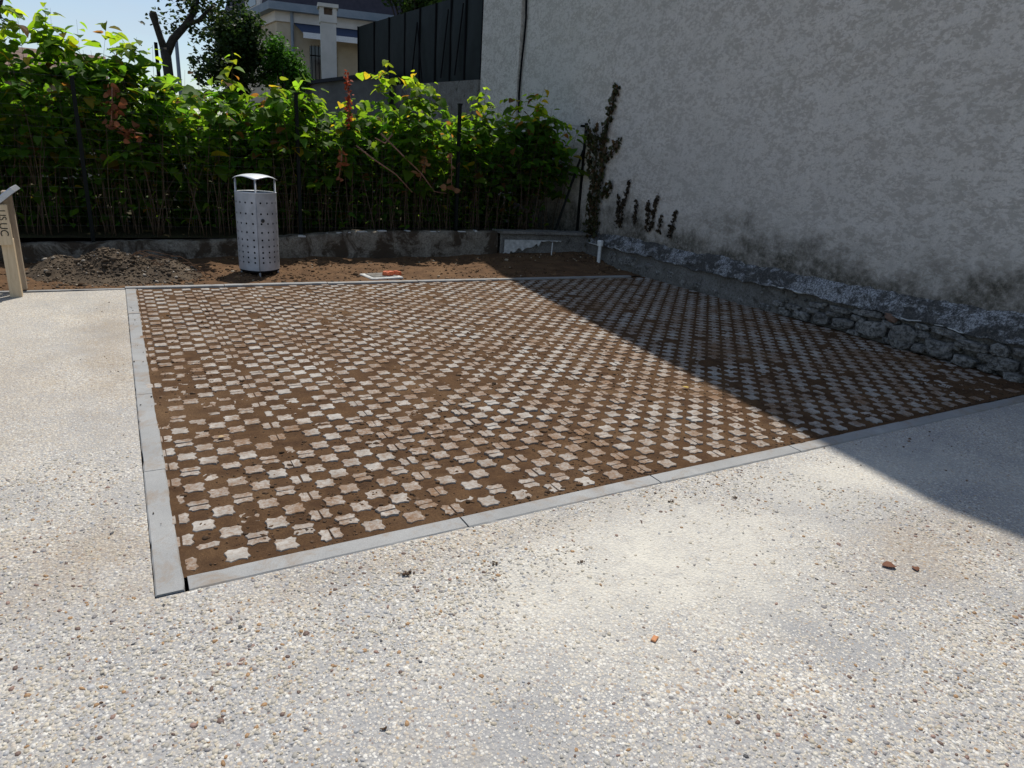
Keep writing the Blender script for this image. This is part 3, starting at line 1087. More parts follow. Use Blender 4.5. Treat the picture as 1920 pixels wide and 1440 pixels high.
M_STONER = speckled('reddish_stone', (0.20, 0.12, 0.08), (0.13, 0.08, 0.06), 20)
stones = [(4.47, 0.052, 0.19, 0.087), (4.22, 0.073, 0.15, 0.126), (3.99, 0.082, 0.22, 0.10), (3.68, 0.101, 0.31, 0.17), (3.36, 0.105, 0.24, 0.21),
          (3.04, 0.085, 0.25, 0.14), (3.52, 0.250, 0.13, 0.07), (2.78, 0.180, 0.26, 0.08), (2.80, 0.045, 0.20, 0.085), (2.57, 0.205, 0.14, 0.095),
          (2.52, 0.100, 0.20, 0.12), (2.43, 0.225, 0.09, 0.065), (2.42, 0.020, 0.15, 0.085), (3.76, 0.235, 0.28, 0.07), (3.00, 0.235, 0.28, 0.075),
          (2.28, 0.13, 0.17, 0.15), (2.10, 0.09, 0.20, 0.16), (1.90, 0.12, 0.22, 0.18), (4.70, 0.04, 0.16, 0.08), (4.95, 0.035, 0.18, 0.07), (5.25, 0.03, 0.2, 0.06),
          (3.22, 0.235, 0.12, 0.06), (3.84, 0.165, 0.14, 0.06), (3.53, 0.185, 0.13, 0.06), (3.20, 0.17, 0.13, 0.07), (3.19, 0.05, 0.12, 0.08), (3.50, 0.04, 0.10, 0.06), (4.10, 0.15, 0.16, 0.05), (2.92, 0.14, 0.12, 0.06), (2.66, 0.12, 0.12, 0.07), (2.64, 0.03, 0.12, 0.06), (3.85, 0.025, 0.13, 0.05), (4.35, 0.13, 0.14, 0.06), (4.6, 0.11, 0.16, 0.06), (4.8, 0.11, 0.14, 0.055), (4.05, 0.20, 0.22, 0.06), (4.32, 0.19, 0.16, 0.06), (5.5, 0.06, 0.17, 0.08), (5.75, 0.05, 0.2, 0.07), (6.05, 0.07, 0.2, 0.09), (6.3, 0.06, 0.15, 0.08), (6.8, 0.08, 0.14, 0.09), (7.22, 0.09, 0.15, 0.1), (7.68, 0.11, 0.14, 0.1), (6.55, 0.10, 0.18, 0.13), (7.0, 0.13, 0.2, 0.12), (7.45, 0.15, 0.24, 0.15), (7.9, 0.14, 0.22, 0.16)]
for i, (y, z, wy, hz) in enumerate(stones):
    flat = hz < 0.08
    stone('stone', y, z, wy, hz, 0.06 if flat else random.uniform(.07, .105) if y < 4.5 else 0.05, house, M_STONER if i == 6 else M_STONE, 100 + i, (6.0, 3.5, 0))
# fine cracks of mortar rubble between them
n = 150
a_ = rng.uniform(1.9, 5.2, n)
b_ = rng.uniform(0.0, 0.25, n)
P = np.stack([wall_x(a_) + rng.uniform(.0, .05, n) - 6.0, a_ - 3.5, b_], 1)
S = rng.uniform(.008, .03, n)
C = np.array([(0.17, 0.16, 0.14)]) * rng.uniform(.4, 1.4, (n, 1))
V, F, C = clod_cloud(P, S, C, .8, .35, 9)
tag(mesh_np('mortar_rubble', V, F, M_ATTR, house, C), kind='stuff')
# cable running down the far corner
cb = MB()
yc = 11.22
pts = [(wall_x(yc) + .05 - 6.0 + random.uniform(-.006, .006), yc - 3.5 + 0.05 * math.sin(t_ * 3) + (4 - t_) * -0.02, t_) for t_ in np.arange(2.2, 7.0, .3)]
cb.tube(pts, 0.018, 6)
cb.build('cable', M_ROPE, house)

# ------------------------------------------------------------------ boundary wall and screen fence beyond
bw = empty('boundary_wall', (6.4, 12, 0))
tag(bw, 'pale rendered boundary wall beyond the gable house, behind the hedge', 'wall')
b = MB()
gx0, gx1 = wall_x(11.30) + .03, wall_x(12.88) + .03
b.prism([(gx0, 11.30, 0), (gx1, 12.88, 0), (gx1, 12.88, 5.6), (gx0, 11.30, 5.6)][::-1], (0.3, 0, 0))
o = b.build('wall', M_WALL, bw)
o.data.transform(Matrix.Translation((-6.4, -12, 0)))
b = MB()
x0, x1 = wall_x(12.89) - .02, wall_x(22.4) - .02
b.prism([(x0, 12.89, 0), (x1, 22.4, 0), (x1, 22.4, 3.22), (x0, 12.89, 2.84)][::-1], (0.3, 0, 0))
o = b.build('retaining_wall', M_LOW2, bw)
o.data.transform(Matrix.Translation((-6.4, -12, 0)))

sf = empty('screen_fence', (6.45, 15, 2.9))
tag(sf, 'dark canvas screen fence on the boundary wall, beside the gable house', 'fence')
ysf = [12.92, 13.75, 14.55, 15.45, 16.5, 17.6, 18.9, 20.3, 22.0]
for i, (a, c) in enumerate(zip(ysf[:-1], ysf[1:])):
    def zb(y):
        return 2.84 + (y - 12.89) * 0.04

    def zt(y):
        return 4.42 + (y - 12.89) * 0.052
    gyy = np.linspace(a + .01, c - .01, 9)
    gzz = np.linspace(0, 1, 9)
    GY, GZ = np.meshgrid(gyy, gzz, indexing='ij')
    bulge = 0.05 * np.sin(np.pi * (GY - a) / (c - a)) * np.sin(np.pi * GZ) * random.uniform(.3, 1.2) + 0.015 * fbm(GY * 3, GZ * 3, 3, 90 + i)
    Zs = zb(GY) * (1 - GZ) + zt(GY) * GZ
    Xs = wall_x(GY) + .06 - bulge
    V = np.stack([Xs, GY, Zs], 2).reshape(-1, 3) - np.array([6.45, 15, 2.9])
    V2 = V + np.array([0.012, 0, 0])
    nn = len(V)
    F = grid_faces(9, 9)[:, ::-1]
    mesh_np('canvas_panel', np.concatenate([V, V2]), np.concatenate([F, F[:, ::-1] + nn]), M_SCREEN, sf, smooth=True)
for y in ysf:
    b = MB()
    zt_ = 4.47 + (y - 12.89) * 0.052
    zb_ = 2.75 + (y - 12.89) * 0.04
    b.tube([(wall_x(y) + .05 - 6.45, y - 15, zb_ - 2.9), (wall_x(y) + .05 - 6.45, y - 15, zt_ - 2.9 - .05)], 0.028, 6)
    b.build('post', M_ROPE, sf)
for (ya, yb) in ((13.75, 14.1), (14.55, 14.9), (16.5, 16.9), (16.5, 16.1)):
    b = MB()
    b.tube([(wall_x(ya) - .02 - 6.45, ya - 15, 4.3 - 2.9), (wall_x(yb) - .02 - 6.45, yb - 15, 3.0 - 2.9)], 0.016, 5)
    b.build('tie_rope', M_ROPE, sf)

# ------------------------------------------------------------------ low wall under the fence
lw = empty('low_wall', (2.0, 8.9, 0))
tag(lw, 'low mossy concrete wall under the wire fence, behind the litter bin', 'wall')


def low_y(x):
    return np.where(x < 4.8, 8.86 + 0.0 * x, 8.86 - (x - 4.8) * 0.17)


def low_top(x):
    return 0.235 + 0.05 * smoothstep(-1.0, 2.0, x) + 0.09 * smoothstep(1.5, 3.0, x)


def low_segment(name, x0, x1, mat, zoff=0.0, yoff=0.0, batter=0.05, seed=1):
    gx_ = np.arange(x0, x1 + .001, 0.03)
    prof_ = [(0.0, -0.08), (0.0, 0.06), (0.012, 0.14), (0.02, 0.22), (0.03, 0.80), (0.035, 0.92), (0.055, 0.985), (0.10, 1.0), (0.24, 1.0), (0.27, 0.9), (0.27, -0.08)]
    PXY = np.array([p[0] for p in prof_])
    PZ_ = np.array([p[1] for p in prof_])
    GX_, K_ = np.meshgrid(gx_, np.arange(len(prof_)), indexing='ij')
    tz = low_top(GX_) + zoff + 0.016 * fbm(GX_ * 2.4, GX_ * 0, 4, seed)
    top_i = PZ_[K_] > 0.7
    Zv = PZ_[K_] * tz + np.where(top_i, 0.016 * fbm(GX_ * 9, K_ * .7, 3, seed + 2), 0)
    Yv = low_y(GX_) + PXY[K_] + yoff + 0.022 * fbm(GX_ * 3, Zv * 6, 4, seed + 3) * (K_ < 8) + 0.01 * fbm(GX_ * 14, Zv * 14, 3, seed + 4) * (K_ < 8)
    V_ = np.stack([GX_, Yv, Zv], 2).reshape(-1, 3) - np.array([2.0, 8.9, 0])
    return mesh_np(name, V_, grid_faces(len(gx_), len(prof_)), mat, lw, smooth=True)


low_segment('wall_section', -6.0, 1.30, M_LOW, 0, 0, seed=201)
low_segment('wall_section', 1.32, 4.80, M_LOW, 0.012, -0.02, seed=211)
low_segment('wall_section', 4.82, 6.30, M_LOW2, 0.015, -0.05, seed=221)
# coping slab over the grey section
b = MB()
for (a, c) in ((4.80, 5.32), (5.33, 5.86), (5.87, 6.22)):
    d = -0.17
    pts = [(a, 8.86 - (a - 4.8) * .17 - .09, 0), (c, 8.86 - (c - 4.8) * .17 - .09, 0), (c, 8.86 - (c - 4.8) * .17 + .2, 0), (a, 8.86 - (a - 4.8) * .17 + .2, 0)]
    mbb = MB().prism([(p[0] - 2, p[1] - 8.9, 0.375 + random.uniform(-.005, .005)) for p in pts], (0, 0, .035))
    mbb.build('coping_slab', M_LOW2, lw)
# flaking whitewash left on the grey section
V = []
F = []
px0 = np.linspace(4.86, 5.75, 26)
for i, x in enumerate(px0):
    t_ = i / 25
    lowz = 0.06 + 0.17 * min(1, t_ * 1.7) + 0.035 * random.uniform(-1, 1)
    if t_ > .62:
        lowz = 0.262 + random.uniform(0, .02)
    for zz_, dy in ((0.285, 0), (max(min(lowz, .28), .0), 0)):
        yf = 8.86 - (x - 4.8) * .17 - .085
        V += [(x - 2, yf - 8.9, zz_), (x - 2, yf - 8.9 + .05, zz_)]
for i in range(25):
    a = i * 4
    F += [[a, a + 2, a + 6, a + 4], [a, a + 4, a + 5, a + 1], [a + 2, a + 3, a + 7, a + 6]]
mesh_np('whitewash_patch', np.array(V), F, M_WHITEWASH, lw)
# pale broken mortar along the top edge
b = MB()
x = 1.9
while x < 4.7:
    L = random.uniform(.02, .13)
    zt_ = float(low_top(np.array(x))) + .004
    Mx = Matrix.Translation((x - 2, 8.875 - 8.9 + random.uniform(0, .03), zt_ - 0.002)) @ Matrix.Rotation(random.uniform(-.2, .2), 4, 'Z')
    b.box(0, L, 0, random.uniform(.03, .10), 0, random.uniform(.008, .026), Mx, .007)
    x += L + random.uniform(-.02, .34) 
b.build('mortar_patch', M_WHITEWASH, lw)

# ------------------------------------------------------------------ wire fence
fence = empty('wire_fence', (2.0, 9.0, 0.3))
tag(fence, 'wire mesh fence on dark posts along the low wall, in front of the hedge', 'fence')
FY = 9.02


def frel(p):
    return (p[0] - 2.0, p[1] - 9.0, p[2] - 0.3)


for (x, zt_) in ((-4.9, 1.9), (-2.6, 1.9), (-0.29, 1.93), (2.0, 1.99), (4.18, 2.06), (6.30, 1.97)):
    b = MB()
    b.box(-.02, .02, -.02, .02, 0.2, zt_, Matrix.Translation((x - 2.0, FY - .02 - 9.0, -.3)))
    b.box(-.026, .026, -.026, .026, zt_, zt_ + .02, Matrix.Translation((x - 2.0, FY - .02 - 9.0, -.3)))
    b.build('post', M_POST, fence)
b = MB()
b.tube([frel((6.27, FY - .03, 1.60)), frel((5.86, FY - .05, 0.40))], 0.02, 6)
b.build('brace', M_POST, fence)
b = MB()
b.box(-.09, .06, -.02, .02, 0, .035, Matrix.Translation(frel((6.30, FY, 1.93))))
b.build('bracket', M_POST, fence)
wb = MB()
zs = np.arange(0.42, 1.99, 0.1016)
for z in zs:
    pts = []
    for x in np.arange(-5.0, 6.31, 0.17):
        pts.append(frel((x, FY + random.uniform(-.006, .006), z + random.uniform(-.004, .004) - 0.012 * math.sin((x + .29) * 1.37) ** 2 - 0.03 * max(0, -x) * .2)))
    wb.tube(pts, 0.0014, 4, False)
for x in np.arange(-5.0, 6.3, 0.1016):
    wb.tube([frel((x, FY + .004, 0.40)), frel((x + random.uniform(-.004, .004), FY + .004, 1.2)), frel((x, FY + .004, 1.97))], 0.0005, 4, False)
wb.build('wire_mesh', M_WIRE, fence)

# ------------------------------------------------------------------ leaves
LEAF_V = np.array([(0, 0, 0), (.30, .02, .05), (.44, .30, .07), (.29, .68, .02), (0, 1.0, -.10), (0, .36, -.015), (-.30, .02, .05), (-.44, .30, .07), (-.29, .68, .02)])
LEAF_F = np.array([(0, 1, 2, 5), (5, 2, 3, 4), (0, 5, 7, 6), (5, 4, 8, 7)])
IVY_V = np.array([(0, 0, 0), (.42, .10, .03), (.30, .45, .0), (.42, .62, -.02), (0, 1.0, -.06), (0, .4, -.02), (-.42, .10, .03), (-.30, .45, .0), (-.42, .62, -.02)])


def frames(d, nrm):
    d = d / np.linalg.norm(d, axis=1, keepdims=True)
    x = np.cross(d, nrm)
    x = x / np.maximum(np.linalg.norm(x, axis=1, keepdims=True), 1e-6)
    z = np.cross(x, d)
    return x, d, z


def leaf_cloud(P, D, Nn, S, C, tmpl=LEAF_V, bend=None):
    x, y, z = frames(D, Nn)
    T = np.repeat(tmpl[None], len(P), 0)
    if bend is not None:
        T = T.copy()
        T[:, :, 2] -= bend[:, None] * T[:, :, 1] ** 2
    V = P[:, None, :] + S[:, None, None] * (T[:, :, :1] * x[:, None] + T[:, :, 1:2] * y[:, None] + T[:, :, 2:] * z[:, None])
    F = (LEAF_F[None] + (np.arange(len(P)) * len(tmpl))[:, None, None]).reshape(-1, 4)
    return V.reshape(-1, 3), F, np.repeat(C, len(tmpl), 0)


# ------------------------------------------------------------------ knotweed hedge
HO = np.array([2.0, 9.8, 0.28])
hedge = empty('knotweed_hedge', tuple(HO))
tag(hedge, 'dense bright green broad-leaved hedge on brown canes behind the wire fence', 'hedge')


def hedge_top(x):
    t_ = 2.22 + 0.10 * fbm(np.asarray(x) * 1.2, np.asarray(x) * 0, 3, 301)
    t_ = t_ + 0.24 * np.exp(-((x + .7) / .9) ** 2) + 0.10 * np.exp(-((x - 3.35) / .35) ** 2) - 0.10 * np.exp(-((x - 2.7) / .25) ** 2)
    t_ = t_ + 0.05 * np.exp(-((x - 5.3) / .3) ** 2) - 0.35 * smoothstep(5.7, 6.2, x)
    return t_


hr = np.random.default_rng(99)
canes = []          # (pts, r)
LP, LD, LS = [], [], []


def grow(x, y, h, lean_x, lean_y, leaves=True, z0=0.28, dens=1.0, low=0.48):
    nseg = 9
    pts = []
    ph = hr.uniform(0, 6.28)
    for i in range(nseg + 1):
        t_ = i / nseg
        pts.append(np.array([x + lean_x * t_ ** 1.6 + .025 * math.sin(ph + t_ * 5), y + lean_y * t_ ** 1.6 + .025 * math.cos(ph + t_ * 4), z0 + (h - z0) * (t_ - .10 * t_ ** 3 * (abs(lean_x) + abs(lean_y)))]))
    canes.append((pts, hr.uniform(.004, .0085)))
    if not leaves:
        return

    def at(t_):
        f = t_ * nseg
        i = min(int(f), nseg - 1)
        return pts[i] + (pts[i + 1] - pts[i]) * (f - i)
    nl = int(13 * dens)
    for k in range(nl):
        t_ = low + (1 - low) * (k + hr.uniform(0, 1)) / nl
        p = at(t_)
        a = k * 2.5 + hr.uniform(-.6, .6) + ph
        dirn = np.array([math.cos(a), math.sin(a), hr.uniform(-.55, .25)])
        s = hr.uniform(.075, .135) * (1.0 - .35 * max(0, t_ - .9) / .1)
        LP.append(p + .03 * dirn)
        LD.append(dirn)
        LS.append(s)
    for k in range(int(5 * dens)):
        t_ = hr.uniform(low, .95)
        p = at(t_)
        a = hr.uniform(0, 6.28)
        L = hr.uniform(.15, .42)
        d0 = np.array([math.cos(a), math.sin(a), hr.uniform(.0, .55)])
        m_ = 7
        tw = [p]
        for q_ in range(m_):
            f = (q_ + 1) / m_
            pp = p + d0 * L * f + np.array([0, 0, -.12 * f * f])
            a2 = a + (1 if q_ % 2 else -1) * hr.uniform(.5, 1.2)
            dirn = np.array([math.cos(a2), math.sin(a2), hr.uniform(-.65, .1)])
            LP.append(pp)
            LD.append(dirn)
            LS.append(hr.uniform(.06, .115))
            tw.append(pp)
        canes.append((tw[::3], .0025))


for i in range(300):
    x = hr.uniform(-3.4, 6.25)
    y = 9.14 + 1.7 * hr.uniform(0, 1) ** 1.2
    back = (y - 9.14) / 1.7
    h = float(hedge_top(np.array(x))) + hr.normal(-.06, .09) - .42 * back
    if x > 5.6:
        h = min(h, 2.15)
    grow(x, y, h, hr.normal(0, .18), hr.normal(-.10, .14), True, low=hr.uniform(.34, .56))
# tall sprays against the sky and the walls
for (x, y, h, lx) in ((-.62, 9.5, 2.72, .18), (-.80, 9.6, 2.62, .1), (-.15, 9.5, 2.66, .22), (.05, 9.45, 2.45, .2), (1.25, 9.5, 2.47, .1), (3.2, 9.4, 2.60, .08),
                     (3.55, 9.45, 2.52, .15), (3.75, 9.4, 2.40, .1), (5.15, 9.4, 2.42, .25), (5.3, 9.45, 2.56, .35), (5.55, 9.4, 2.0, .55), (5.5, 9.3, 1.75, .6),
                     (5.7, 9.35, 1.55, .45), (5.4, 9.3, 1.35, .4), (4.6, 9.35, 2.4, .1), (-1.1, 9.5, 2.55, .1), (-.45, 9.4, 2.64, .05), (-.3, 9.6, 2.6, .1), (.2, 9.5, 2.5, .15), (-.9, 9.4, 2.7, .05), (.45, 9.45, 2.42, .1), (2.0, 9.4, 2.32, .1)):
    grow(x, y, h, lx, hr.normal(-.05, .08), True, low=.70, dens=1.35)
# bare canes low down in front
for i in range(130):
    x = hr.uniform(-2.6, 5.6)
    grow(x, hr.uniform(9.12, 9.7), hr.uniform(1.2, 1.9), hr.normal(.05, .22), hr.normal(0, .08), False)
LP = np.array(LP)
LD = np.array(LD)
LS = np.array(LS) * 1.42 * np.random.default_rng(3).uniform(.6, 1.2, len(LS))
# scattered low leaves and extra back leaves added to block light from behind
nb = 9000
bx_ = hr.uniform(-3.5, 6.1, nb)
bp = np.stack([bx_, hr.uniform(10.15, 11.5, nb), hr.uniform(.30, 1.75, nb)], 1)
nf = 1300
fp = np.stack([hr.uniform(-2.8, 5.9, nf), hr.uniform(9.05, 9.6, nf), 1.55 - 1.15 * hr.uniform(0, 1, nf) ** 1.6], 1)
nr_ = 650                                   # heavier foliage hanging at the right-hand end
rp = np.stack([hr.uniform(4.3, 6.2, nr_), hr.uniform(9.1, 9.9, nr_), hr.uniform(.85, 1.95, nr_)], 1)
rp = rp[(rp[:, 2] > .85 + .55 * np.abs(rp[:, 0] - 5.1) * .6)]


def rdirs(k):
    a = hr.uniform(0, 6.28, k)
    return np.stack([np.cos(a), np.sin(a), hr.uniform(-.7, .1, k)], 1)


LP = np.concatenate([LP, bp, fp, rp])
LD = np.concatenate([LD, rdirs(nb), rdirs(nf), rdirs(len(rp))])
LS = np.concatenate([LS, hr.uniform(.13, .21, nb), hr.uniform(.05, .115, nf), hr.uniform(.07, .13, len(rp))])
n = len(LP)
LN = np.stack([hr.normal(0, .35, n), hr.normal(0, .35, n), np.ones(n)], 1)
young_sunlit = np.clip((LP[:, 2] - (hedge_top(LP[:, 0]) - .28)) / .35, 0, 1) * hr.uniform(.3, 1, n)  # towards the top: young leaf tone, with sunlit glow put into the colour
ca_ = np.array([0.098, 0.175, 0.018])
cb_ = np.array([0.265, 0.335, 0.028])
LC = ca_ * (1 - young_sunlit[:, None]) + cb_ * young_sunlit[:, None]
LC = LC * hr.uniform(.55, 1.35, (n, 1)) * np.stack([hr.uniform(.65, 1.05, n), np.ones(n), hr.uniform(.8, 1.6, n)], 1)
yl = hr.uniform(0, 1, n) < 0.03
LC[yl] = np.array([0.30, 0.24, 0.03]) * hr.uniform(.7, 1.1, (yl.sum(), 1))
br_ = hr.uniform(0, 1, n) < 0.022
LC[br_] = np.array([0.17, 0.085, 0.035]) * hr.uniform(.7, 1.2, (br_.sum(), 1))
bend = hr.uniform(-.15, .55, n)
# the leaves that show largest: near face and top of the hedge
dep = LP[:, 0] * fwd.x + LP[:, 1] * fwd.y + (LP[:, 2] - CAMZ) * fwd.z
u_ = (LP[:, 0] * right.x + LP[:, 1] * right.y + (LP[:, 2] - CAMZ) * right.z) / dep * 1265 + 960
v_ = 720 - (LP[:, 0] * up.x + LP[:, 1] * up.y + (LP[:, 2] - CAMZ) * up.z) / dep * 1265
score = LS / dep - 0.004 * np.clip(LP[:, 1] - 9.25, 0, 2) + .004 * np.clip(LP[:, 2] - hedge_top(LP[:, 0]) + .05, 0, .4)
score = np.where((u_ > 5) & (u_ < 1100) & (v_ > 5) & (v_ < 300), score, -1)
big = np.argsort(-score)[:300]
mask = np.zeros(n, bool)
mask[big] = True
V, F, C = leaf_cloud(LP[~mask] - HO, LD[~mask], LN[~mask], LS[~mask], LC[~mask], bend=bend[~mask])
tag(mesh_np('foliage', V, F, M_LEAF, hedge, C, smooth=True), kind='stuff')
variants = []
for k, c in enumerate(((0.235, 0.335, 0.028), (0.17, 0.285, 0.025), (0.115, 0.225, 0.02), (0.082, 0.175, 0.018), (0.34, 0.28, 0.03))):
    T = LEAF_V.copy()
    T[:, 2] -= .08 * k * T[:, 1] ** 2 * .6
    variants.append(mesh_np('leaf', T, LEAF_F, M_LEAF, link=False, colors=np.repeat(np.array([c]), 9, 0), smooth=True))
xa, ya, za = frames(LD[big], LN[big])
for i, b_i in enumerate(big):
    cidx = 4 if yl[b_i] else int(np.clip(3 - round(3 * young_sunlit[b_i] + hr.uniform(-.6, .6)), 0, 3))
    o = add_obj('leaf', variants[cidx], hedge)
    Mx = Matrix((Vector(xa[i]), Vector(ya[i]), Vector(za[i]))).transposed().to_4x4() @ Matrix.Scale(float(LS[b_i]), 4)
    Mx.translation = Vector(LP[b_i] - HO)
    o.matrix_local = Mx
# canes: the ones nearest the fence are single parts, the rest one tangle
front = sorted([c for c in canes if len(c[0]) > 5], key=lambda c: c[0][0][1])[:110]
fid = set(id(c) for c in front)
for c in front:
    b = MB()
    b.tube([p - HO for p in c[0]], [c[1] * (1 - .82 * i / 9) for i in range(len(c[0]))], 5)
    b.build('cane', M_CANE, hedge, True)
b = MB()
for c in canes:
    if id(c) not in fid:
        b.tube([p - HO for p in c[0]], [c[1] * (1 - .85 * i / len(c[0])) for i in range(len(c[0]))], 4, False)
tag(b.build('cane_tangle', M_CANE, hedge, True), kind='stuff')
# cut branches poking out through the mesh
for pts in ([(2.75, 9.05, 1.45), (2.95, 8.97, 1.30), (3.25, 8.93, 1.12), (3.47, 8.90, .90)],
            [(3.1, 9.1, 1.62), (3.35, 9.0, 1.38), (3.62, 8.96, 1.15), (3.80, 8.93, .92), (3.98, 8.91, .90)],
            [(3.24, 9.05, 1.62), (3.12, 9.0, 1.50), (2.98, 8.98, 1.56)]):
    b = MB()
    b.tube([np.array(p) - HO for p in pts], [.012 - .002 * i for i in range(len(pts))], 6)
    b.build('cut_branch', M_TWIG, hedge, True)

# dried things caught in the hedge
def dried(name, label, pts, nleaf, size, spread, colr, seed, cat):
    r = np.random.default_rng(seed)
    pts = [np.array(p) for p in pts]
    org = pts[0]
    t0 = empty(name, tuple(org))
    tag(t0, label, cat)
    b = MB()
    b.tube([p - org for p in pts], .006, 5)
    b.build('stem', M_TWIG, t0, True)
    P_ = []
    for k in range(nleaf):
        f = r.uniform(0, len(pts) - 1.001)
        i = int(f)
        P_.append(pts[i] + (pts[i + 1] - pts[i]) * (f - i) + r.normal(0, spread, 3) - org)
    P_ = np.array(P_)
    a = r.uniform(0, 6.28, nleaf)
    D_ = np.stack([np.cos(a), np.sin(a), r.uniform(-1.2, .3, nleaf)], 1)
    C_ = np.array([colr]) * r.uniform(.6, 1.3, (nleaf, 1))
    V, F, C = leaf_cloud(P_, D_, r.normal(0, 1, (nleaf, 3)), r.uniform(.6, 1.2, nleaf) * size, C_, bend=r.uniform(-.6, .6, nleaf))
    mesh_np('dry_leaves', V, F, M_DEAD, t0, C)


dried('dried_dock', 'rust-red dried seed spike standing in the hedge left of the screen fence', [(2.66, 9.05, 1.70), (2.66, 9.05, 2.0), (2.64, 9.06, 2.30)], 110, .042, .020, (0.33, 0.065, 0.028), 1, 'plant')
dried('dried_shoot', 'brown dried leaves hanging above the soil heap on the left of the hedge', [(0.32, 9.0, 1.42), (0.15, 9.0, 1.44), (0.02, 9.0, 1.50), (0.05, 9.0, 1.70), (.07, 9.0, 1.88)], 55, .075, .04, (0.27, 0.10, 0.05), 2, 'plant')
dried('dried_creeper', 'pale brown dried leaves hanging on the fence post left of the corner', [(4.08, 8.96, .95), (4.07, 8.97, 1.2), (4.06, 8.96, 1.42)], 12, .10, .03, (0.36, 0.19, 0.10), 3, 'plant')
dried('dried_twig', 'small curl of brown dried leaves in the mesh right of the cut branch', [(3.60, 8.97, 1.05), (3.64, 8.97, 1.18), (3.68, 8.97, 1.32)], 9, .10, .03, (0.34, 0.16, 0.07), 4, 'plant')
dried('dried_sprig', 'brown dried leaves in the mesh above the inspection cover', [(2.50, 8.98, 1.05), (2.53, 8.98, 1.22), (2.55, 8.98, 1.42)], 11, .085, .03, (0.28, 0.10, 0.05), 5, 'plant')

# ------------------------------------------------------------------ ivy in the corner and wisps on the wall
def ivy(name, label, strands, nleaf, size, spread, seed, cat='ivy', dead=False, group=None):
    r = np.random.default_rng(seed)
    org = np.array(strands[0][0])
    t0 = empty(name, tuple(org))
    tag(t0, label, cat, group)
    b = MB()
    P_ = []
    for st in strands:
        st = [np.array(p) for p in st]
        b.tube([p - org for p in st], [.012 * (1 - .7 * i / len(st)) * (0.5 if dead else 1) for i in range(len(st))], 5)
        tot = sum(np.linalg.norm(st[i + 1] - st[i]) for i in range(len(st) - 1))
        for k in range(int(nleaf * tot)):
            f = r.uniform(0, len(st) - 1.001)
            i = int(f)
            tp = 1 - .6 * f / len(st)
            P_.append(st[i] + (st[i + 1] - st[i]) * (f - i) + r.normal(0, 1, 3) * np.array(spread) * tp - org)
    b.build('stem', M_CANE, t0, True)
    P_ = np.array(P_)
    k = len(P_)
    a = r.uniform(0, 6.28, k)
    D_ = np.stack([r.uniform(-.6, .0, k), np.cos(a), np.sin(a) - .4], 1)
    base_c = np.array([(0.040, 0.030, 0.018)]) if dead else np.array([(0.045, 0.048, 0.020)])
    C_ = base_c * r.uniform(.5, 1.5, (k, 1))
    if not dead:
        mm = r.uniform(0, 1, k) < .25
        C_[mm] = np.array([(0.10, 0.06, 0.03)]) * r.uniform(.6, 1.2, (mm.sum(), 1))
    V, F, C = leaf_cloud(P_, D_, np.stack([-np.ones(k), r.normal(0, .5, k), r.normal(0, .5, k)], 1), r.uniform(.6, 1.3, k) * size, C_, IVY_V)
    tag(mesh_np('leaves', V, F, M_DEAD if dead else M_NEEDLE, t0, C), kind='stuff')


def wx(y, d=.03):
    return wall_x(y) + UP_OFF - d


ivy('ivy_column', 'thick column of brown ivy climbing the corner of the gable wall', [
    [(wx(8.55, .10), 8.55, .36), (wx(8.56, .10), 8.56, .9), (wx(8.52, .10), 8.52, 1.4), (wx(8.6, .10), 8.6, 1.95)],
    [(wx(8.45, .06), 8.45, .36), (wx(8.46, .06), 8.46, .9), (wx(8.42, .06), 8.42, 1.45), (wx(8.45, .05), 8.45, 1.9)],
    [(wx(8.45, .04), 8.45, 1.6), (wx(8.40, .04), 8.40, 2.0), (wx(8.34, .03), 8.34, 2.25), (wx(8.28, .03), 8.28, 2.45)],
    [(wx(8.4, .04), 8.4, 1.5), (wx(8.2, .03), 8.2, 1.6), (wx(8.12, .03), 8.12, 1.75)],
    [(wx(8.4, .04), 8.4, 1.0), (wx(8.22, .03), 8.22, 1.05), (wx(8.18, .03), 8.18, 1.15)],
    [(wx(8.7, .10), 8.7, 1.3), (wx(8.72, .1), 8.72, 1.7), (wx(8.8, .1), 8.8, 1.95)]], 170, .058, (.03, .038, .05), 1)
ws = [([[(7.95, .62), (7.94, .85), (7.99, 1.02)], [(7.86, .60), (7.86, .9), (7.80, 1.0), (7.76, 1.22)]], 'widest dried creeper wisp on the gable wall, nearest the ivy column'),
      ([[(7.55, .66), (7.54, .80), (7.56, .95)]], 'short dried creeper wisp on the gable wall, second from the ivy column'),
      ([[(7.27, .60), (7.26, .85), (7.30, .98)], [(7.17, .60), (7.15, .85), (7.10, 1.10)]], 'forked dried creeper wisp on the gable wall, third from the ivy column'),
      ([[(7.0, .60), (6.99, .72), (6.98, .82)]], 'tiny dried creeper wisp on the gable wall between the forked one and the last'),
      ([[(6.76, .58), (6.75, .70), (6.71, .92)]], 'thin dried creeper wisp on the gable wall, farthest from the ivy column')]
for i, (st, lab) in enumerate(ws):
    ivy('creeper_wisp', lab, [[(wx(y, .02), y, z) for (y, z) in s_] for s_ in st], 190, .038, (.008, .022, .03), 20 + i, 'creeper', True, 'dried creeper wisps on the gable wall')

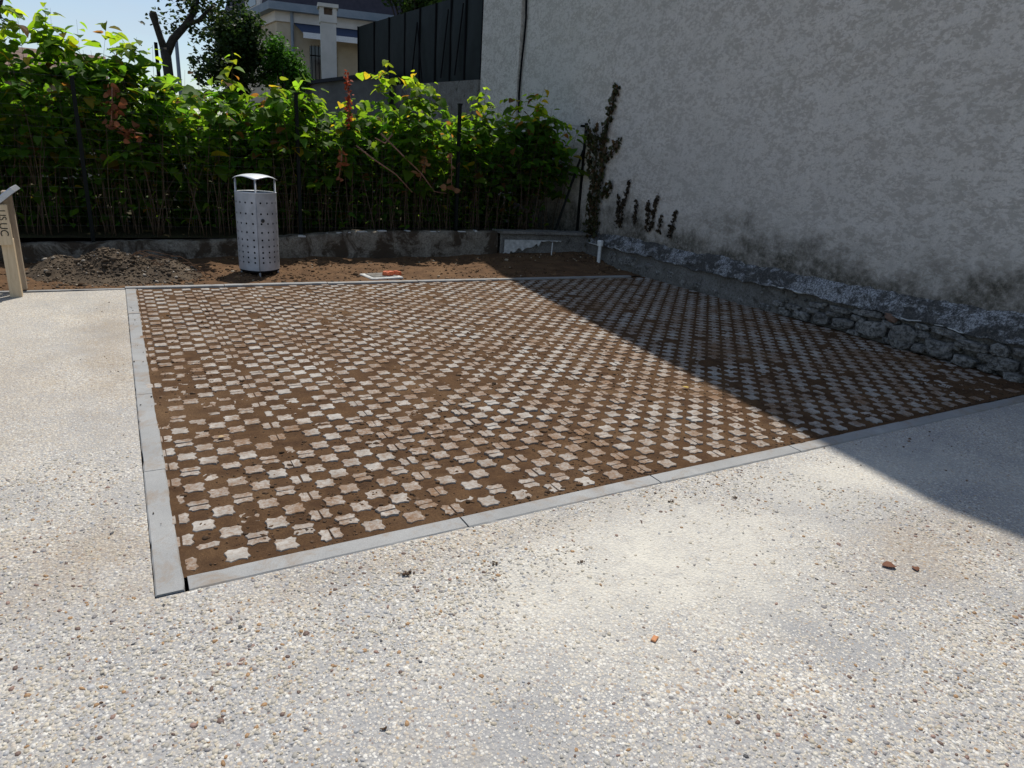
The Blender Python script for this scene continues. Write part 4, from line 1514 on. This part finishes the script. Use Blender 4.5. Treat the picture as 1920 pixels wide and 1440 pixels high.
# ------------------------------------------------------------------ white vent pipe in the corner
pp = empty('vent_pipe', (6.06, 8.05, 0.05))
tag(pp, 'short white plastic vent pipe with cap in the corner by the gable wall', 'pipe')
MB().tube([(0, 0, -.1), (.005, .01, .26)], .026, 12).build('pipe', M_PVC, pp, False)
b = MB()
b.tube([(.005, .01, .235), (.005, .01, .30)], .046, 14)
b.tube([(.005, .01, .300), (.005, .01, .315)], [.046, .038], 14)
b.build('cap', M_PVC, pp)
sk = empty('marking_stake', (5.55, 8.55, .05))
tag(sk, 'thin white stake standing against the grey low wall', 'stake')
MB().box(-.006, .006, -.006, .006, 0, .22, Matrix.Rotation(.03, 4, 'Y')).build('rod', M_PVC, sk)

# ------------------------------------------------------------------ litter bin
BC = Vector((1.315, 8.03, 0.0))
bin_ = empty('litter_bin', tuple(BC), 0)
tag(bin_, 'grey perforated metal litter bin with a curved rain cap', 'litter bin')
face_dir = math.atan2(-BC.y, -BC.x)        # one corner points at the path
HALF = 0.215
corners = [Vector((HALF * math.cos(face_dir + k * math.pi / 2), HALF * math.sin(face_dir + k * math.pi / 2), 0)) for k in range(4)]
Z0, Z1 = 0.065, 0.895
ROWF = [.124, .262, .388, .500, .598, .684, .760, .828, .892]
BUL = 0.042


def panel_pt(k, s, t_):
    a, b_ = corners[k], corners[(k + 1) % 4]
    mid = a.lerp(b_, s)
    nrm = (a + b_).normalized()
    q_ = mid + nrm * (BUL * 4 * s * (1 - s)) + nrm * 0.002
    return Vector((q_.x, q_.y, Z0 + (Z1 - Z0) * t_))


for k in range(4):
    V, F = [], []
    edges_t = [0.0]
    rows = [1 - r for r in ROWF][::-1]
    for i in range(len(rows) - 1):
        edges_t.append((rows[i] + rows[i + 1]) / 2)
    edges_t.append(1.0)
    ncol = 4
    es = np.linspace(0.012, 0.988, ncol + 1)
    for ri in range(len(rows)):
        for ci in range(ncol):
            s0, s1, t0_, t1_ = es[ci], es[ci + 1], edges_t[ri], edges_t[ri + 1]
            cs, ct = (s0 + s1) / 2, rows[ri]
            ns = len(V)
            outer = [(s0, t0_), (cs, t0_), (s1, t0_), (s1, ct), (s1, t1_), (cs, t1_), (s0, t1_), (s0, ct)]
            hole = []
            rs_, rt_ = 0.0115 / 0.31, 0.0115 / (Z1 - Z0)
            for q_ in range(8):
                a = math.radians(225 + 45 * q_)
                hole.append((cs + rs_ * math.cos(a), ct + rt_ * math.sin(a)))
            V += [panel_pt(k, *p) for p in outer] + [panel_pt(k, *p) for p in hole]
            for q_ in range(8):
                r_ = (q_ + 1) % 8
                F.append([ns + q_, ns + r_, ns + 8 + r_, ns + 8 + q_])
    uq, inv = {}, []
    UV = []
    for v in V:
        key = (round(v.x, 5), round(v.y, 5), round(v.z, 5))
        if key not in uq:
            uq[key] = len(UV)
            UV.append(key)
        inv.append(uq[key])
    F = [[inv[i] for i in f] for f in F]
    nv0 = len(UV)
    nrm = (corners[k] + corners[(k + 1) % 4]).normalized() * .003
    UV2 = UV + [(p[0] - nrm.x, p[1] - nrm.y, p[2]) for p in UV]
    F = F + [[i + nv0 for i in f][::-1] for f in F]
    mesh_np('side_panel', np.array(UV2), F, M_STEEL, bin_, smooth=True)
# dark inner bucket
b = MB()
ring_ = []
for k in range(4):
    for s in np.linspace(0, 1, 6)[:-1]:
        p = panel_pt(k, s, 0)
        ring_.append((p.x * .93, p.y * .93, Z0 + .02))
nr2 = len(ring_)
Vb = ring_ + [(p[0], p[1], Z1 - .05) for p in ring_]
Fb = [[i, (i + 1) % nr2, nr2 + (i + 1) % nr2, nr2 + i] for i in range(nr2)] + [list(range(nr2))[::-1], [nr2 + i for i in range(nr2)]]
mesh_np('inner_bucket', np.array(Vb), Fb, M_BLACK, bin_)
# rim
b = MB()
rim = []
for k in range(4):
    for s in np.linspace(0.02, .98, 7):
        p = panel_pt(k, s, 1)
        rim.append((p.x * .985, p.y * .985, Z1))
b.tube(rim + [rim[0]], 0.007, 6, False)
b.build('rim', M_CAP, bin_, True)
for k in range(4):
    c = corners[k]
    MB().tube([(c.x * .93, c.y * .93, Z0), (c.x * .93, c.y * .93, 1.045)], .011, 8).build('corner_rod', M_STEEL, bin_, True)
# base plate and foot
b = MB()
ringp = [(p[0] * 1.03, p[1] * 1.03, .045) for p in ring_]
b.prism(ringp, (0, 0, .022))
b.build('base_plate', M_BLACK, bin_)
b = MB()
for k in range(4):
    c = corners[k]
    b.tube([(c.x * .9, c.y * .9, -.05), (c.x * .9, c.y * .9, .07)], .010, 8)
b.build('foot', M_STEEL, bin_)
# cap: arched plate with four corners
V, F = [], []
nn = 13
for i in range(nn):
    for j in range(nn):
        s, t_ = i / (nn - 1), j / (nn - 1)
        p = corners[0] * ((1 - s) * (1 - t_)) + corners[1] * (s * (1 - t_)) + corners[2] * (s * t_) + corners[3] * ((1 - s) * t_)
        e = 4 * s * (1 - s), 4 * t_ * (1 - t_)
        pv = Vector((p.x, p.y, 0)) * 1.06
        # sides bow outwards a little
        nrm1 = (corners[0] + corners[1]).normalized()
        nrm2 = (corners[1] + corners[2]).normalized()
        pv += nrm1 * (-(t_ - .5) * 2 * .030 * e[0]) + nrm2 * ((s - .5) * 2 * .030 * e[1])
        ddx = (s - .5) * 2
        ddy = (t_ - .5) * 2
        dd = (ddx + ddy) / 2
        z = 1.036 + .046 * (1 - ((ddx ** 2 + ddy ** 2) / 2)) - .010 * abs(ddx * ddy)
        V.append((pv.x, pv.y, z))
F = grid_faces(nn, nn)
o = mesh_np('rain_cap', np.array(V), F[:, ::-1], M_CAP, bin_, smooth=True)
md = o.modifiers.new('thick', 'SOLIDIFY')
md.thickness = 0.005
# lock
kk = 3                                     # panel right of the front corner
for k in range(4):
    pass
pl = panel_pt(0, .17, .655)
b = MB()
nl = (corners[0] + corners[1]).normalized()
b.tube([pl - nl * .004, pl + nl * .012], .020, 10)
b.tube([pl + nl * .012, pl + nl * .016], .011, 8)
b.build('lock', plain('lock_metal', (0.08, 0.085, 0.09), 0.4, .5, .6), bin_)

# ------------------------------------------------------------------ timber lectern at the left edge
sg = empty('timber_lectern', (-0.88, 7.2, 0))
tag(sg, 'timber lectern sign with a sloping zinc top at the left edge', 'sign')


def sbox(name, x0, x1, y0, y1, z0, z1, mat, bev=.006, rot=None):
    b_ = MB()
    b_.box(x0, x1, y0, y1, z0, z1, rot, bev)
    return b_.build(name, mat, sg)


sbox('post', -.023, .062, -.05, .04, -.05, .50, M_WOOD)
sbox('side_board', -.75, .066, -.085, -.052, .455, .79, M_WOOD)
sbox('back_post', .006, .078, .20, .27, .02, .88, M_WOODG, .008)
sbox('back_post', -.62, -.55, .20, .27, .02, .88, M_WOODG, .008)
sbox('post', -.70, -.615, -.05, .04, -.05, .50, M_WOOD)
Mx = Matrix.Translation((.110, 0, .930)) @ Matrix.Rotation(R(-40), 4, 'Y')
sbox('top_plate', -.80, 0, -.10, .32, -.045, 0, M_PLATE, .006, Mx)
sbox('inner_board', -.72, .02, .05, .18, .50, .78, M_WOODG, .006)
# lettering read downwards on the board
for (txt, x, z, sz_) in (('US', .018, .745, .075), ('UC', .012, .640, .080)):
    cu = bpy.data.curves.new('lettering', 'FONT')
    cu.body = txt
    cu.size = sz_
    cu.extrude = .0008
    tmp = bpy.data.objects.new('tmp_text', cu)
    col.objects.link(tmp)
    bpy.context.view_layer.update()
    me = bpy.data.meshes.new_from_object(tmp.evaluated_get(bpy.context.evaluated_depsgraph_get()))
    bpy.data.objects.remove(tmp)
    me.materials.clear()
    me.materials.append(M_INK)
    o = add_obj('lettering', me, sg)
    Lm = Matrix(((0, 1, 0), (0, 0, -1), (-1, 0, 0))).to_4x4()
    Lm.translation = Vector((x - .02, -.0865, z))
    o.matrix_local = Lm

# ------------------------------------------------------------------ inspection cover with broken clay on it
ic = empty('inspection_cover', (2.60, 7.62, 0.0), .12)
tag(ic, 'square concrete inspection cover dusted white in the soil behind the bay', 'cover')
b = MB()
b.box(-.20, .20, -.17, .17, -.05, .022, None, .008)
b.build('frame', M_WHITEWASH, ic)
b = MB()
b.box(-.15, .15, -.12, .12, .022, .030, None, .004)
b.build('lid', M_LOW2, ic)
for i, (x, y, s, lab) in enumerate(((2.66, 7.55, .062, 'larger orange clay fragment on the inspection cover'), (2.79, 7.60, .05, 'smaller orange clay fragment at the right of the inspection cover'))):
    fr = stone('clay_fragment', 0, 0, s * 2.2, s * .9, s, None, M_ORANGE, 40 + i, (0, 0, 0), 0)
    fr.location = (x, y, .055)
    fr.rotation_euler = (0, R(75), R(90 + 20 * i))
    tag(fr, lab, 'clay fragment', 'orange clay fragments')

# ------------------------------------------------------------------ bits lying on the pavement
def dead_leaf(name, label, x, y, z, size, c, rz, curl=.5, cat='leaf'):
    T = LEAF_V.copy()
    T[:, 2] += curl * T[:, 0] ** 2 + .25 * (T[:, 1] - .5) ** 2
    o_ = mesh_np(name, T, LEAF_F, M_DEAD, None, np.repeat(np.array([c]), 9, 0))
    md_ = o_.modifiers.new('thick', 'SOLIDIFY')
    md_.thickness = .02
    o_.scale = (size * .7, size * .7, size * .45)
    o_.rotation_euler = (.08, .05, rz)
    o_.location = (x, y, z)
    tag(o_, label, cat)
    return o_


dead_leaf('dead_leaf', 'curled reddish-brown dead leaf on the pavement at the right', 2.46, 1.20, .004, .075, (0.20, 0.095, 0.06), 1.2, .5)
dead_leaf('dead_leaf', 'small rust dead leaf beside the curled one on the pavement', 2.53, 1.16, .004, .045, (0.19, 0.09, 0.055), 2.4, .5)
dead_leaf('yellow_leaf', 'yellow fallen leaf on the paved bay near the shadow edge', 3.22, 3.14, .012, .06, (0.55, 0.42, 0.12), .6, .3)
dead_leaf('pale_leaf', 'pale straw-coloured fallen leaf on the bay by the left kerb', .335, 3.36, .012, .05, (0.50, 0.38, 0.22), 2.1, .5)
dead_leaf('dead_leaf', 'reddish dead leaf on the pavement at the left edge', -.79, 4.02, .004, .07, (0.26, 0.10, 0.06), 1.0, .6)
ch = MB()
ch.box(-.014, .014, -.008, .008, 0, .006, Matrix.Rotation(.5, 4, 'Z'), .002)
o = ch.build('brick_chip', plain('brick_chip', (0.50, 0.24, 0.12), .8, .1))
o.location = (1.32, 1.27, .002)
tag(o, 'orange brick chip on the pavement in the foreground', 'chip')
spots = [((762, 1077), .74, 1.91, .016, 'largest soil crumb on the pavement in front of the paved bay'),
         ((930, 1058), 1.06, 1.84, .012, 'soil crumb on the pavement right of the largest one'),
         ((0, 0), .45, 1.30, .008, 'small dark soil crumb on the pavement nearest the bottom edge'),
         ((0, 0), 1.35, 1.72, .009, 'soil crumb on the edge of the pale dust patch'),
         ((0, 0), 2.0, 1.95, .011, 'soil crumb on the pavement by the middle of the front kerb'),
         ((0, 0), 2.30, 1.86, .012, 'soil crumb on the pavement near the shadow edge')]
for i, (_, x, y, s, lab) in enumerate(spots):
    k = 9
    P = np.stack([rng.normal(0, s * .8, k), rng.normal(0, s * .5, k), np.abs(rng.normal(0, s * .15, k)) + .002], 1)
    V, F, C = clod_cloud(P, rng.uniform(.18, .45, k) * s, np.array([(0.11, 0.07, 0.045)]) * rng.uniform(.6, 1.2, (k, 1)), .7, .35, 60 + i)
    o = mesh_np('soil_crumb', V, F, M_ATTR, None, C)
    o.location = (x, y, .002)
    tag(o, lab, 'soil crumb', 'soil crumbs on the pavement')
# finer spilled soil along the kerbs
n = 650
sel = rng.uniform(0, 1, n)
cx_ = np.where(sel < .35, rng.normal(-.12, .10, n), rng.uniform(-1.0, 5.0, n))
cy_ = np.where(sel < .35, rng.uniform(2.1, 7.2, n), np.where(sel < .8, 2.10 - np.abs(rng.normal(0, .22, n)), rng.uniform(1.1, 6.8, n)))
ok = ((cx_ < -.035) | (cy_ < 2.10)) & (fbm(cx_ * 2.5, cy_ * 2.5, 3, 77) > .05)
cx_, cy_ = cx_[ok], cy_[ok]
n = len(cx_)
V, F, C = clod_cloud(np.stack([cx_, cy_, np.full(n, .002)], 1), np.clip(rng.lognormal(math.log(.0028), .5, n), .0012, .010), np.array([(0.14, 0.09, 0.06)]) * rng.uniform(.5, 1.5, (n, 1)), .6, .35, 15)
tag(mesh_np('spilled_soil', V, F, M_ATTR, pave, C), kind='stuff')
# crumbs on the left kerb
n = 22
cx_ = rng.uniform(-.02, .055, n)
cy_ = rng.uniform(2.3, 7.0, n)
V, F, C = clod_cloud(np.stack([cx_, cy_, np.full(n, .012)], 1), rng.uniform(.0015, .006, n), np.array([(0.05, 0.035, 0.025)]) * rng.uniform(.5, 1.5, (n, 1)), .7, .35, 16)
tag(mesh_np('kerb_crumbs', V, F, M_ATTR, kerb, C), kind='stuff')

# ------------------------------------------------------------------ trees beyond the hedge
def crown_cloud(parent, org, clumps, per, size, colr, seed, name='crown', jitter=.35, up_bias=.6):
    """clumps: list of (centre, radius)"""
    r = np.random.default_rng(seed)
    P_, C_ = [], []
    for (c, rad) in clumps:
        k = int(per * rad ** 2 * 40)
        d = r.normal(0, 1, (k, 3))
        d /= np.linalg.norm(d, axis=1, keepdims=True)
        rr = rad * r.uniform(.25, 1.1, (k, 1)) ** .6
        P_.append(np.array(c) + d * rr)
        C_.append(np.array([colr]) * r.uniform(1 - jitter, 1 + jitter) * r.uniform(.7, 1.3, (k, 1)))
    P_ = np.concatenate(P_) - np.array(org)
    C_ = np.concatenate(C_)
    k = len(P_)
    a = r.uniform(0, 6.28, k)
    D_ = np.stack([np.cos(a), np.sin(a), r.uniform(-.8, .8, k)], 1)
    V, F, C = leaf_cloud(P_, D_, np.stack([r.normal(0, .6, k), r.normal(0, .6, k), np.full(k, up_bias)], 1), r.uniform(.6, 1.3, k) * size, C_)
    return tag(mesh_np(name, V, F, M_NEEDLE, parent, C), kind='stuff')


# pollarded tree with a cut limb
po = (1.05, 16.0, .28)
pt = empty('pollarded_tree', po)
tag(pt, 'pollarded tree with a bare cut limb and sparse leaves, against the sky', 'tree')


def trel(L):
    return [tuple(np.array(p) - np.array(po)) for p in L]


b = MB()
b.tube(trel([(1.12, 16, .2), (1.13, 16, 1.6), (1.12, 16, 2.6), (1.10, 16, 3.05)]), [.13, .10, .09, .095], 9)
b.tube(trel([(1.11, 16, 2.95), (1.04, 16, 3.2), (.98, 16, 3.45), (.95, 16, 3.60), (.95, 16, 3.66)]), [.085, .062, .06, .075, .055], 9)
b.tube(trel([(1.12, 16, 2.95), (1.25, 16.05, 3.22), (1.50, 16.1, 3.50), (1.70, 16.15, 3.80), (1.80, 16.2, 4.2), (1.88, 16.2, 4.7)]), [.085, .075, .065, .06, .05, .04], 9)
b.tube(trel([(1.50, 16.1, 3.50), (1.75, 16.0, 3.62), (2.05, 15.9, 3.95)]), [.05, .04, .02], 7)
b.tube(trel([(1.7, 16.1, 3.80), (1.45, 16.0, 4.1), (1.15, 16.0, 4.25)]), [.04, .03, .012], 7)
b.build('trunk', M_BARK, pt, True)
r_ = np.random.default_rng(5)
cl = []
for (c, n_, sp, rr) in (((1.30, 16, 4.0), 16, .28, .15), ((1.75, 16, 3.9), 14, .25, .15), ((1.45, 16, 3.35), 9, .22, .11), ((1.95, 16.1, 3.5), 14, .25, .15), ((.75, 16, 3.42), 3, .1, .07),
                     ((1.85, 16, 3.05), 6, .16, .10), ((2.1, 16.2, 4.2), 14, .3, .18), ((1.5, 16, 4.5), 14, .35, .18)):
    for _ in range(n_):
        cl.append((np.array(c) + r_.normal(0, sp, 3), rr * r_.uniform(.6, 1.2)))
crown_cloud(pt, po, cl, 20, .07, (0.035, 0.055, 0.018), 6)


def shrub_tree(name, label, base, clumps, colr, seed, size=.07, per=34, trunk_h=1.6):
    t0 = empty(name, base)
    tag(t0, label, 'tree', 'trees beyond the hedge')
    b_ = MB()
    b_.tube([(0, 0, -.1), (.03, 0, trunk_h * .5), (0, .02, trunk_h), (.05, 0, trunk_h * 1.6)], [.12, .10, .08, .04], 8)
    r2 = np.random.default_rng(seed + 1)
    for c_, rad in clumps[:8]:
        e = np.array(c_) - np.array(base)
        b_.tube([(0, .02, trunk_h), tuple(e * np.array([.5, .5, .75])), tuple(e)], [.05, .035, .012], 6)
    b_.build('trunk', M_BARK, t0, True)
    crown_cloud(t0, base, clumps, per, size, colr, seed)


def clump_ellipsoid(c, rad, k, r0, seed, shell=.55):
    r = np.random.default_rng(seed)
    out = []
    for _ in range(k):
        d = r.normal(0, 1, 3)
        d /= np.linalg.norm(d)
        out.append((np.array(c) + d * np.array(rad) * r.uniform(shell, 1.0), r0 * r.uniform(.6, 1.25)))
    return out


shrub_tree('evergreen_tree', 'dark evergreen tree between the pollarded tree and the brighter bush', (2.85, 19.0, .28),
           clump_ellipsoid((2.85, 19, 3.55), (.78, .8, 1.15), 85, .26, 1, .2) + clump_ellipsoid((2.5, 19, 3.1), (.6, .6, .6), 35, .24, 2, .2), (0.034, 0.062, 0.018), 21, .085, 40)
shrub_tree('evergreen_bush', 'bright green feathery bush in front of the house with the awning', (3.95, 18.6, .28),
           clump_ellipsoid((3.80, 18.6, 3.25), (.52, .5, .72), 60, .20, 3, .2) + clump_ellipsoid((4.15, 18.6, 2.95), (.42, .4, .5), 34, .18, 4, .2), (0.062, 0.155, 0.022), 22, .07, 44)
shrub_tree('leafy_tree', 'leafy tree rising behind the dark screen fence', (7.6, 19.0, .28),
           clump_ellipsoid((7.55, 19, 5.7), (1.2, 1.0, 1.1), 60, .34, 5), (0.045, 0.085, 0.02), 23, .10, 24, 3.0)
shrub_tree('overhanging_tree', 'tree with dark leaves at the top left corner', (-1.5, 12.3, .28),
           clump_ellipsoid((-1.55, 12.2, 3.15), (.62, .5, .45), 40, .17, 6), (0.035, 0.055, 0.016), 24, .075, 30, 1.8)

# ------------------------------------------------------------------ house with awning
HC = np.array([4.84, 24.0, 0.0])
U = np.array([0.974, -0.225, 0.0])
W_ = np.array([-0.10, 0.995, 0.0])
hs = empty('awning_house', (4.84, 24.0, 0.2))
tag(hs, 'cream house with slate roof and navy awning far behind the hedge', 'house')


def hp(s, t_, z):
    q_ = HC + U * s + W_ * t_ - np.array([4.84, 24.0, 0.2])
    return (q_[0], q_[1], q_[2] + z)


def hbox(name, s0, s1, t0, t1, z0, z1, mat, parent=None):
    P_ = [hp(s0, t0, z0), hp(s1, t0, z0), hp(s1, t1, z0), hp(s0, t1, z0), hp(s0, t0, z1), hp(s1, t0, z1), hp(s1, t1, z1), hp(s0, t1, z1)]
    F_ = [[3, 2, 1, 0], [4, 5, 6, 7], [0, 1, 5, 4], [1, 2, 6, 5], [2, 3, 7, 6], [3, 0, 4, 7]]
    return mesh_np(name, np.array(P_), F_, mat, parent or hs)


hbox('wall', 0, 9, 0, 7, 0, 5.15, M_CREAM)
hbox('frieze', -.06, 9.06, -.06, 7.06, 5.02, 5.30, M_FLUE)
hbox('gutter', -.30, 9.3, -.30, 7.3, 5.30, 5.52, M_ZINC)
b = MB()
P_ = [hp(-.05, -.05, 5.52), hp(9.05, -.05, 5.52), hp(9.05, 7.05, 5.52), hp(-.05, 7.05, 5.52), hp(.75, .75, 8.2), hp(8.2, .75, 8.2), hp(8.2, 6.2, 8.2), hp(.75, 6.2, 8.2)]
mesh_np('mansard_roof', np.array(P_), [[4, 5, 6, 7], [0, 1, 5, 4], [1, 2, 6, 5], [2, 3, 7, 6], [3, 0, 4, 7]], M_SLATE, hs)
dm = hbox('dormer', -.05, .8, 1.5, 3.2, 5.55, 7.4, M_FLUE)
hbox('pane', -.07, -.04, 1.9, 2.8, 5.7, 7.0, M_GLASS, hs)
b = MB()
b.tube([hp(.42, -.10, 5.3), hp(.42, -.10, .3)], .05, 7)
b.build('downpipe', M_ZINC, hs)
# awning
P_ = [hp(.50, -.02, 5.02), hp(3.4, -.02, 5.02), hp(3.4, -.85, 4.66), hp(.50, -.85, 4.66)]
Va = np.array(P_)
mesh_np('awning', np.concatenate([Va, Va - np.array([0, 0, .02])]), [[0, 1, 2, 3][::-1], [4, 5, 6, 7], [0, 4, 5, 1], [1, 5, 6, 2], [2, 6, 7, 3], [3, 7, 4, 0]], M_AWN, hs)
hbox('valance', .50, 3.4, -.88, -.855, 4.52, 4.68, M_AWNW)
wn = hbox('window', .95, 1.75, -.03, .05, 3.2, 4.42, M_GLASS)
b = MB()
for s in np.arange(.98, 1.76, .11):
    b.tube([hp(s, -.08, 3.2), hp(s, -.08, 4.45)], .012, 5)
for z in (3.45, 4.15):
    b.tube([hp(.93, -.08, z), hp(1.77, -.08, z)], .012, 5)
b.build('window_bars', M_ROPE, wn)

# outbuilding with the flue stack
ob = empty('outbuilding', (5.2, 18.4, .28))
tag(ob, 'grey outbuilding with a pale square chimney, left of the screen fence', 'outbuilding')


def orel(L):
    return [(p[0] - 5.2, p[1] - 18.4, p[2] - .28) for p in L]


MB().prism(orel([(4.45, 18.0, .2), (6.35, 18.0, .2), (6.35, 18.0, 3.28), (4.45, 18.0, 2.86)]), (0, 2.2, 0)).build('wall', M_OUT, ob)
MB().prism(orel([(4.38, 17.9, 2.85), (6.42, 17.9, 3.29), (6.42, 17.9, 3.37), (4.38, 17.9, 2.93)]), (0, 2.4, 0)).build('roof', plain('dark_roof_felt', (0.05, 0.052, 0.058), .8, .2), ob)
ch = MB()
Mx = Matrix.Translation((4.885 - 5.2, 18.25 - 18.4, -.28)) @ Matrix.Rotation(R(-12), 4, 'Z')
ch.box(-.18, .18, -.18, .18, 2.6, 4.26, Mx)
ch.box(-.20, .20, -.20, .20, 4.26, 4.42, Mx)
for (sx_, sy_) in ((-1, -1), (1, -1), (-1, 1), (1, 1)):
    ch.box(sx_ * .19 - .05, sx_ * .19 + .0 + (.05 if sx_ < 0 else 0.0), sy_ * .15 - .05, sy_ * .15 + .05, 4.42, 4.58, Mx) if False else ch.box(min(sx_ * .20, sx_ * .10), max(sx_ * .20, sx_ * .10), min(sy_ * .20, sy_ * .12), max(sy_ * .20, sy_ * .12), 4.42, 4.58, Mx)
cho = ch.build('chimney', M_FLUE, ob)
cc = MB()
cc.box(-.24, .24, -.24, .24, 4.58, 4.66, Mx)
cc.build('chimney_cap', M_FLUE, cho)
cc = MB()
cc.box(-.09, .09, -.09, .09, 4.42, 4.57, Mx)
cc.build('flue_pot', M_TILE, cho)

# tiled roof low on the left
tr = empty('tiled_house', (-2.0, 20.0, .28))
tag(tr, 'low house with a brown tiled roof behind the hedge at the far left', 'house')
MB().box(-4.0, 2.2, .4, 5, 0, 2.2).build('wall', M_CREAM, tr)
for k in range(6):
    b = MB()
    y0, z0 = 0.0 + k * .34, 2.18 + k * .13
    MB().prism([(-4.3, y0, z0), (-4.3, y0 + .40, z0 + .155), (-4.3, y0 + .40, z0 + .19), (-4.3, y0, z0 + .045)], (6.4, 0, 0)).build('tile_course', M_TILE, tr)

# service poles seen against the sky
up1 = empty('service_pole', (1.8, 22, .28))
tag(up1, 'thin grey service pole behind the fork of the pollarded tree', 'pole')
MB().tube([(0, 0, 0), (0, 0, 3.75)], [.06, .045], 8).build('pole', M_ZINC, up1)
up2 = empty('service_pole', (1.33, 22.5, .28))
tag(up2, 'short dark service pole just left of the pollarded trunk', 'pole')
MB().tube([(0, 0, 0), (0, 0, 3.55)], [.06, .045], 8).build('pole', M_ROPE, up2)
